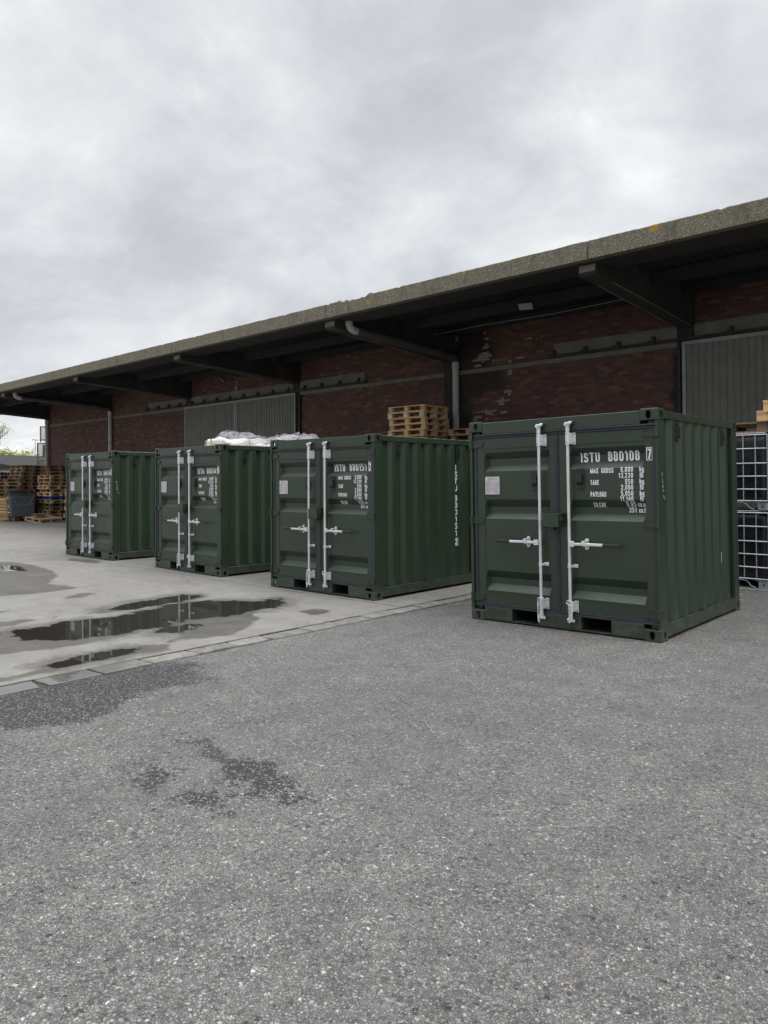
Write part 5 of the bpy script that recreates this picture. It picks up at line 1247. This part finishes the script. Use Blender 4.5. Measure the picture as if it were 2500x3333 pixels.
for i in range(9):
    a = rnd.uniform(-.25, .25); x, y = -32.0+rnd.uniform(-.5, .3), 13.35+rnd.uniform(-.3, .3); z = .16+.02*i; l_ = rnd.uniform(.6, 1.1)/2
    c_, s_ = math.cos(a), math.sin(a)
    vs = [(x+c_*dx-s_*dy, y+s_*dx+c_*dy, z+dz+dx*.1) for dz in (0, .018) for dx, dy in ((-l_, -.05), (l_, -.05), (l_, .05), (-l_, .05))]
    pm = MB(); pm.add(vs, [(0, 3, 2, 1), (4, 5, 6, 7), (0, 1, 5, 4), (1, 2, 6, 5), (2, 3, 7, 6), (3, 0, 4, 7)]); o = pm.build('broken_plank', 'oldwood' if i % 3 else 'wood')
    tag(o, ('pale' if i % 3 == 0 else 'dark')+' broken board, '+ORD[i]+' from the ground in the heap right of the bin', 'plank', 'broken boards heaped by the stacks')
m = MB(); m.cyl((-31.9, 12.95, .09), (-31.65, 12.95, .09), .085, 14, .07); m.cyl((-31.65, 12.95, .09), (-31.6, 12.95, .09), .03, 10); tag(m.build('canister', 'bluewood'), 'small blue canister lying under the tilted pallet', 'canister')

# wheeled bin
MAT['bin'] = mottled('slate_bin_plastic', (.055, .068, .080), (.072, .086, .098), .5, 3, bs=60, bd=.001)
MAT['lid'] = mottled('black_bin_lid', (.014, .014, .016), (.024, .024, .026), .4, 6)
MAT['tyre_'] = mottled('castor_rubber', (.02, .02, .02), (.035, .035, .035), .7, 9)
bn = tag(empty('wheeled_bin', (-33.2, 13.03, 0), R(-14)), 'slate grey four wheeled waste bin with black lid beside the pallet stacks', 'waste bin')
# local: x towards the camera, y to the right
def lay(zs, prof): pass
m = MB(); secs = [(.20, .42, .43), (.24, .45, .455), (.62, .465, .475), (1.10, .485, .50), (1.13, .51, .53), (1.19, .51, .53)]
vs = []
for z, hx, hy in secs:
    r_ = .05
    for cx_, cy_, a0 in ((hx-r_, hy-r_, 0), (-hx+r_, hy-r_, 90), (-hx+r_, -hy+r_, 180), (hx-r_, -hy+r_, 270)):
        for k in range(5): a = R(a0+k*22.5); vs.append((cx_+r_*math.cos(a), cy_+r_*math.sin(a), z))
n_ = 20; fs = [(j*n_+i, j*n_+(i+1) % n_, (j+1)*n_+(i+1) % n_, (j+1)*n_+i) for j in range(len(secs)-1) for i in range(n_)]+[tuple(range(n_-1, -1, -1)), tuple((len(secs)-1)*n_+i for i in range(n_))]
m.add(vs, fs)
for z in (.34, .56, .62, .86): m.box(.44+(z-.3)*.05, .462+(z-.3)*.05, -.40, .40, z, z+.012)
for z in (.5, .8): m.box(-.4, .4, -.475-(z-.5)*.06, -.455-(z-.5)*.06, z, z+.015)
m.bbox(.44, .50, -.44, .44, .95, .985, .005); m.build('body', 'bin', bn)
m = MB(); m.bbox(-.52, .535, -.54, .54, 1.191, 1.235, .01, 2)
m.prism([(-.50, 1.236)]+[(.0+.46*-math.cos(R(a)), 1.236+.15*math.sin(R(a))) for a in range(20, 170, 15)]+[(.50, 1.236)], 'y', -.50, .10); m.bbox(-.45, .45, .12, .5, 1.236, 1.275, .012, 2)
ld = m.build('lid', 'lid', bn)
m = MB(); m.bbox(.20, .40, .0, .26, 1.31, 1.335, .006); m.bbox(.25, .35, .05, .2, 1.276, 1.3095, .004); m.build('lid_handle', 'redp', ld)
m = MB(); m.tube([(.50, -.42, 1.08), (.505, -.40, 1.05), (.51, -.22, .70), (.51, .24, .70), (.51, .42, 1.05), (.50, .43, 1.08)], .010, 6); m.build('lifting_bar', 'frame', bn)
m = MB(); m.tube([(.52, -.13, 1.20), (.58, -.10, 1.15), (.58, .10, 1.15), (.52, .13, 1.20)], .014, 6); m.build('grab_handle', 'lid', bn)
m = MB(); m.bbox(-.42, -.0, -.60, -.52, 1.12, 1.165, .008); m.build('comb_ledge', 'bin', bn)
for x in (-.34, .34):
    for y in (-.34, .34):
        w_ = empty('castor'); w_.parent = bn
        m = MB(); m.cyl((x-.022, y, .085), (x+.022, y, .085), .085, 18); m.build('tyre', 'tyre_', w_)
        m = MB(); m.cyl((x-.025, y, .085), (x+.025, y, .085), .048, 14); m.box(x-.036, x-.029, y-.03, y+.03, .07, .2); m.box(x+.029, x+.036, y-.03, y+.03, .07, .2); m.box(x-.05, x+.05, y-.05, y+.05, .186, .2); m.build('fork', 'frame', w_)
lf = lambda a, b_: (a, -.482-(b_-.5)*.055, b_)
m = MB(); text(m, 'VEOLIA', -.20, .60, .085, lf, width=.34, bold=.19); ribbon(m, [(-.29+.055*math.cos(R(a)), .64+.062*math.sin(R(a))) for a in range(0, 361, 20)], .02, lf); ribbon(m, [(-.29, .70), (-.31, .64), (-.27, .60)], .018, lf); m.build_all('bin_lettering', 'white', bn)
m = MB(); lf2 = lambda a, b_: (a, -.487-(b_-.5)*.055, b_)
for i in range(7): m.box(-.30+i*.065, -.30+i*.065+.045, -.478, -.470, .36, .40)
m.build('small_print', 'white', bn)
m = MB(); m.box(-.30, .12, -.522, -.512, .96, .975); m.box(-.30, .12, -.522, -.512, 1.04, 1.055); m.box(-.30, -.24, -.521, -.512, .98, 1.035); m.box(.0, .06, -.521, -.512, .98, 1.035); m.box(-.22, -.02, -.521, -.512, 1.0, 1.015); m.build('sticker', 'white', bn)

# stacked mesh cages behind the building corner
def make_cage():
    r_ = empty('mesh_cage'); w_, d_, h = .80, 1.0, .80
    m = MB()
    for x in (-w_/2, w_/2):
        for y in (-d_/2, d_/2): m.box(x-.025, x+.025, y-.025, y+.025, 0, h+.04)
    for z in (.1, h-.03):
        m.box(-w_/2, w_/2, -d_/2-.02, -d_/2+.02, z, z+.04); m.box(-w_/2, w_/2, d_/2-.02, d_/2+.02, z, z+.04); m.box(-w_/2-.02, -w_/2+.02, -d_/2, d_/2, z+.001, z+.039); m.box(w_/2-.02, w_/2+.02, -d_/2, d_/2, z+.001, z+.039)
    m.box(-w_/2, w_/2, -d_/2, d_/2, .085, .0995); m.build('frame', 'cagegrey', r_)
    for s_ in (-1, 1):
        m = MB()
        for i in range(12): y = -d_/2+.04+i*(d_-.08)/11; m.box(s_*w_/2-.003, s_*w_/2+.003, y-.003, y+.003, .14, h-.03)
        for i in range(14): z = .15+i*(h-.2)/13; m.box(s_*w_/2-.003, s_*w_/2+.003, -d_/2, d_/2, z-.003, z+.003)
        m.build('mesh_panel', 'cagegrey', r_); m = MB()
        for i in range(10): x = -w_/2+.04+i*(w_-.08)/9; m.box(x-.003, x+.003, s_*d_/2-.003, s_*d_/2+.003, .14, h-.03)
        for i in range(14): z = .15+i*(h-.2)/13; m.box(-w_/2, w_/2, s_*d_/2-.003, s_*d_/2+.003, z-.003, z+.003)
        m.build('mesh_panel', 'cagegrey', r_)
    return r_
MAT['cagegrey'] = mottled('grey_cage_steel', (.16, .155, .145), (.24, .23, .21), .6, 8)
cg = make_cage()
for i, z in enumerate((0, .845, 1.69, 2.05, 2.895, 3.75)):
    if i == 2: continue
    o = cg if i == 0 else copy_tree(cg); o.location = (-38.55+(.1 if i == 5 else 0), 16.62+(.10 if i == 5 else 0), z); o.rotation_euler = (0, 0, R(6 if i != 5 else 4))
    tag(o, ('grey wire mesh cage, ' + ('lowest of the stack', 'second from the ground', '', 'third from the ground', 'second from the top', 'topmost of the stack')[i] + ', behind the warehouse corner'), 'cage', 'wire mesh cages stacked behind the corner')
m = MB(); m.bbox(-38.85, -38.25, 16.3, 17.0, 3.0, 3.62, .02); tag(m.build('dark_crate', 'lid'), 'dark plastic crate inside the upper mesh cage', 'crate')

# more caged tanks and a red van in the background
for i, (x, y, z) in enumerate(((-39.6, 14.3, 0), (-39.6, 14.3, 1.15), (-39.4, 15.6, 0), (-39.4, 15.6, 1.15), (-39.8, 13.0, 0), (-39.8, 13.0, 1.15))):
    o = copy_tree(tote); o.location = (x, y, z); o.rotation_euler = (0, 0, R(92))
    tag(o, ('lower' if z == 0 else 'upper')+' distant caged tank beyond the yellow pallets, '+('middle', 'middle', 'right', 'right', 'left', 'left')[i]+' of the row', 'caged tank', 'distant caged tanks beyond the pallets')
MAT['vanred'] = mottled('red_van_paint', (.50, .03, .025), (.55, .04, .03), .3, 2, bd=0)
MAT['vanglass'] = mottled('van_glass', (.02, .025, .03), (.03, .035, .04), .1, 2, bd=0)
vn = tag(empty('red_van', (-50.5, 18.4, 0), R(100)), 'red van parked beyond the caged tanks', 'van')
m = MB(); m.prism([(-2.4, .35), (-2.42, 1.1), (-1.9, 1.35), (-1.1, 2.25), (-.7, 2.45), (2.3, 2.45), (2.42, 2.2), (2.45, .35)], 'y', -.9, .9); bd_ = m.build('body', 'vanred', vn)
m = MB(); m.prism([(-1.82, 1.45), (-1.16, 2.20), (-1.10, 2.20), (-1.76, 1.45)], 'y', -.78, .78); m.v = [(x-.03, y, z+.03) for x, y, z in m.v]; m.build('windscreen', 'vanglass', vn)
for s_ in (-1, 1):
    m = MB(); m.prism([(-1.6, 1.4), (-1.05, 2.1), (-.3, 2.1), (-.3, 1.4)], 'y', s_*.905, s_*.91); m.build('side_window', 'vanglass', vn)
for x in (-1.6, 1.5):
    for y in (-.85, .85):
        m = MB(); m.cyl((x, y-.1, .34), (x, y+.1, .34), .34, 20); m.build('wheel', 'tyre_', vn)

# grey shed beyond
MAT['shedroof'] = mottled('grey_sheet_roof', (.035, .035, .036), (.055, .053, .052), .95, .3, spec=.1)
MAT['shedwall'] = mottled('green_grey_wall', (.13, .17, .17), (.17, .21, .21), .8, .5)
sh = tag(empty('shed', (-68, 27, 0), R(21)), 'low grey roofed shed beyond the pallet stacks', 'shed')
m = MB(); m.box(-7, 6.5, -7, 14, -.1, 3.05); m.build('wall', 'shedwall', sh)
m = MB(); m.prism([(-8.0, 3.0), (6.9, 3.0), (0, 4.15)], 'y', -7.6, 14.6); m.prism([(-8, 2.9), (7.0, 2.9), (7.0, 2.999), (-8.0, 2.999)], 'y', -7.65, 14.65); m.build('roof', 'shedroof', sh)
for i in range(5):
    m = MB(); y = -5.5+i*3.8; m.box(6.5, 6.53, y, y+1.6, 1.2, 2.4); f_ = m.build('window', 'frame', sh); m = MB(); m.box(6.53, 6.545, y+.08, y+1.52, 1.28, 2.32); m.build('pane', 'vanglass', f_)
m = MB(); m.bbox(6.52, 6.8, -4.2, -3.8, 2.55, 2.85, .03); m.build('wall_lamp', 'glass', sh)
# lighting mast
m = MB(); m.cyl((0, 0, 0), (0, 0, 10.6), .09, 10, .06); ms_ = empty('lamp_mast', (-153.3, 62.9, 0), R(25)); tag(ms_, 'tall lamp mast with a crossarm against the sky', 'lamp mast'); m.build('mast', 'frame', ms_)
m = MB(); m.box(-.05, .05, -.75, .75, 10.6, 10.67); m.build('crossarm', 'frame', ms_)
for y in (-.62, .62): m = MB(); m.bbox(-.12, .12, y-.2, y+.2, 10.50, 10.598, .03); m.build('lamp_head', 'frame', ms_)

# ------------------------------------------------------------------ trees
def leafmat(name, a, b_, c_):
    m, t, b = mat(name, a, .7); g_ = nd(t, 'ShaderNodeNewGeometry'); r = ramp(t, [(0, a), (.5, b_), (1, c_)]); t.links.new(g_.outputs['Random Per Island'], r.inputs[0]); t.links.new(r.outputs[0], b.inputs['Base Color']); return m
MAT['leafy'] = leafmat('hazed_spring_leaf', (.32, .35, .13), (.38, .40, .17), (.42, .43, .22))  # spring leaf colours paled, with distance haze put into the colour
MAT['bark'] = mottled('bark', (.09, .075, .06), (.14, .12, .10), .9, 5)
def branch(mb, tips, p, d, l_, r_, lvl, rnd, spread):
    q = p+d*l_; mid = p+d*l_*.5+Vector((rnd.uniform(-1, 1), rnd.uniform(-1, 1), rnd.uniform(-.5, .5)))*l_*.06
    mb.tube([p, mid, q], r_, 5 if lvl > 1 else 4, False, [r_, r_*.85, r_*.68]); tips.append((q, lvl)); tips.append((mid, lvl))
    if lvl == 0: return
    for k in range(rnd.choice((2, 3, 3)) if lvl > 1 else 3):
        ax = Vector((rnd.uniform(-1, 1), rnd.uniform(-1, 1), rnd.uniform(-.3, .8))).normalized(); nd_ = (d+ax*spread).normalized(); nd_.z = max(nd_.z, -.1)
        branch(mb, tips, p+d*l_*(rnd.uniform(.55, 1.0) if k else 1), nd_.normalized(), l_*rnd.uniform(.66, .84), r_*.62, lvl-1, rnd, spread)
def leaves(tips, n, rad, sz, rnd, lv=1):
    m = MB(); T = [t_ for t_, l_ in tips if l_ <= lv]
    for i in range(n):
        c_ = rnd.choice(T)+Vector((rnd.gauss(0, rad), rnd.gauss(0, rad), rnd.gauss(0, rad*.8))); a = Vector((rnd.uniform(-1, 1), rnd.uniform(-1, 1), rnd.uniform(-1, 1))).normalized(); b_ = a.orthogonal().normalized(); s_ = sz*rnd.uniform(.6, 1.3)
        m.add([tuple(c_-a*s_), tuple(c_+b_*s_*.5), tuple(c_+a*s_), tuple(c_-b_*s_*.5)], [(0, 1, 2, 3)])
    return m
# bare budding tree at the left edge
rnd = random.Random(4); tr = tag(empty('budding_tree', (-84.9, 31.1, 0)), 'nearly bare budding tree at the left edge beside the shed', 'tree')
mb = MB(); tips = []; branch(mb, tips, Vector((0, 0, 0)), Vector((0, .05, 1)).normalized(), 2.6, .24, 6, rnd, .62); mb.build('trunk', 'bark', tr); leaves(tips, 2600, .25, .08, rnd, 2).build('crown', 'leafy', tr)
protos = []
for sd_ in range(3):
    rnd = random.Random(40+sd_); o = empty('hedge_tree'); mb = MB(); tips = []; branch(mb, tips, Vector((0, 0, 0)), Vector((0, 0, 1)), 2.3, .2, 4, rnd, .6); mb.build('trunk', 'bark', o); leaves(tips, 2600, .6, .22, rnd, 3).build('crown', 'leafy', o); protos.append(o)
used = [False]*3; rnd = random.Random(6)
HL = ['pale green tree, leftmost of the far treeline', 'pale green tree, second of the far treeline', 'pale green tree, third of the far treeline', 'pale green tree, fourth of the far treeline', 'pale green tree, fifth of the far treeline', 'pale green tree, sixth of the far treeline', 'pale green tree, seventh of the far treeline', 'pale green tree, eighth of the far treeline', 'pale green tree, ninth of the far treeline', 'pale green tree, rightmost of the far treeline']
for i in range(10):
    k = i % 3; o = protos[k] if not used[k] else copy_tree(protos[k]); used[k] = True
    f = i/9; o.location = (-125+f*9+rnd.uniform(-.6, .6), 41+f*18, 0); s_ = rnd.uniform(.92, 1.04); o.scale = (s_, s_, s_); o.rotation_euler = (0, 0, rnd.uniform(0, 6)); tag(o, HL[i], 'tree', 'far trees beyond the shed')

# bits of straw by the tank stack
MAT['straw'] = mottled('straw', (.45, .38, .22), (.5, .43, .27), .8, 20)
for i, (x, y, a) in enumerate(((-3.28, 10.65, .2), (-3.12, 10.2, -.3), (-3.0, 9.6, 1.0))):
    m = MB(); c_, s_ = math.cos(a)*.06, math.sin(a)*.06; z = zg(x)+.006; m.tube([(x-c_, y-s_, z), (x+.01, y, z+.004), (x+c_, y+s_, z)], .005, 5)
    tag(m.build('wood_splinter', 'straw'), ['pale wood splinter on the asphalt closest to the caged tanks', 'pale wood splinter on the asphalt, middle of three', 'pale wood splinter on the asphalt beside the nearest container'][i], 'splinter', 'splinters on the asphalt')
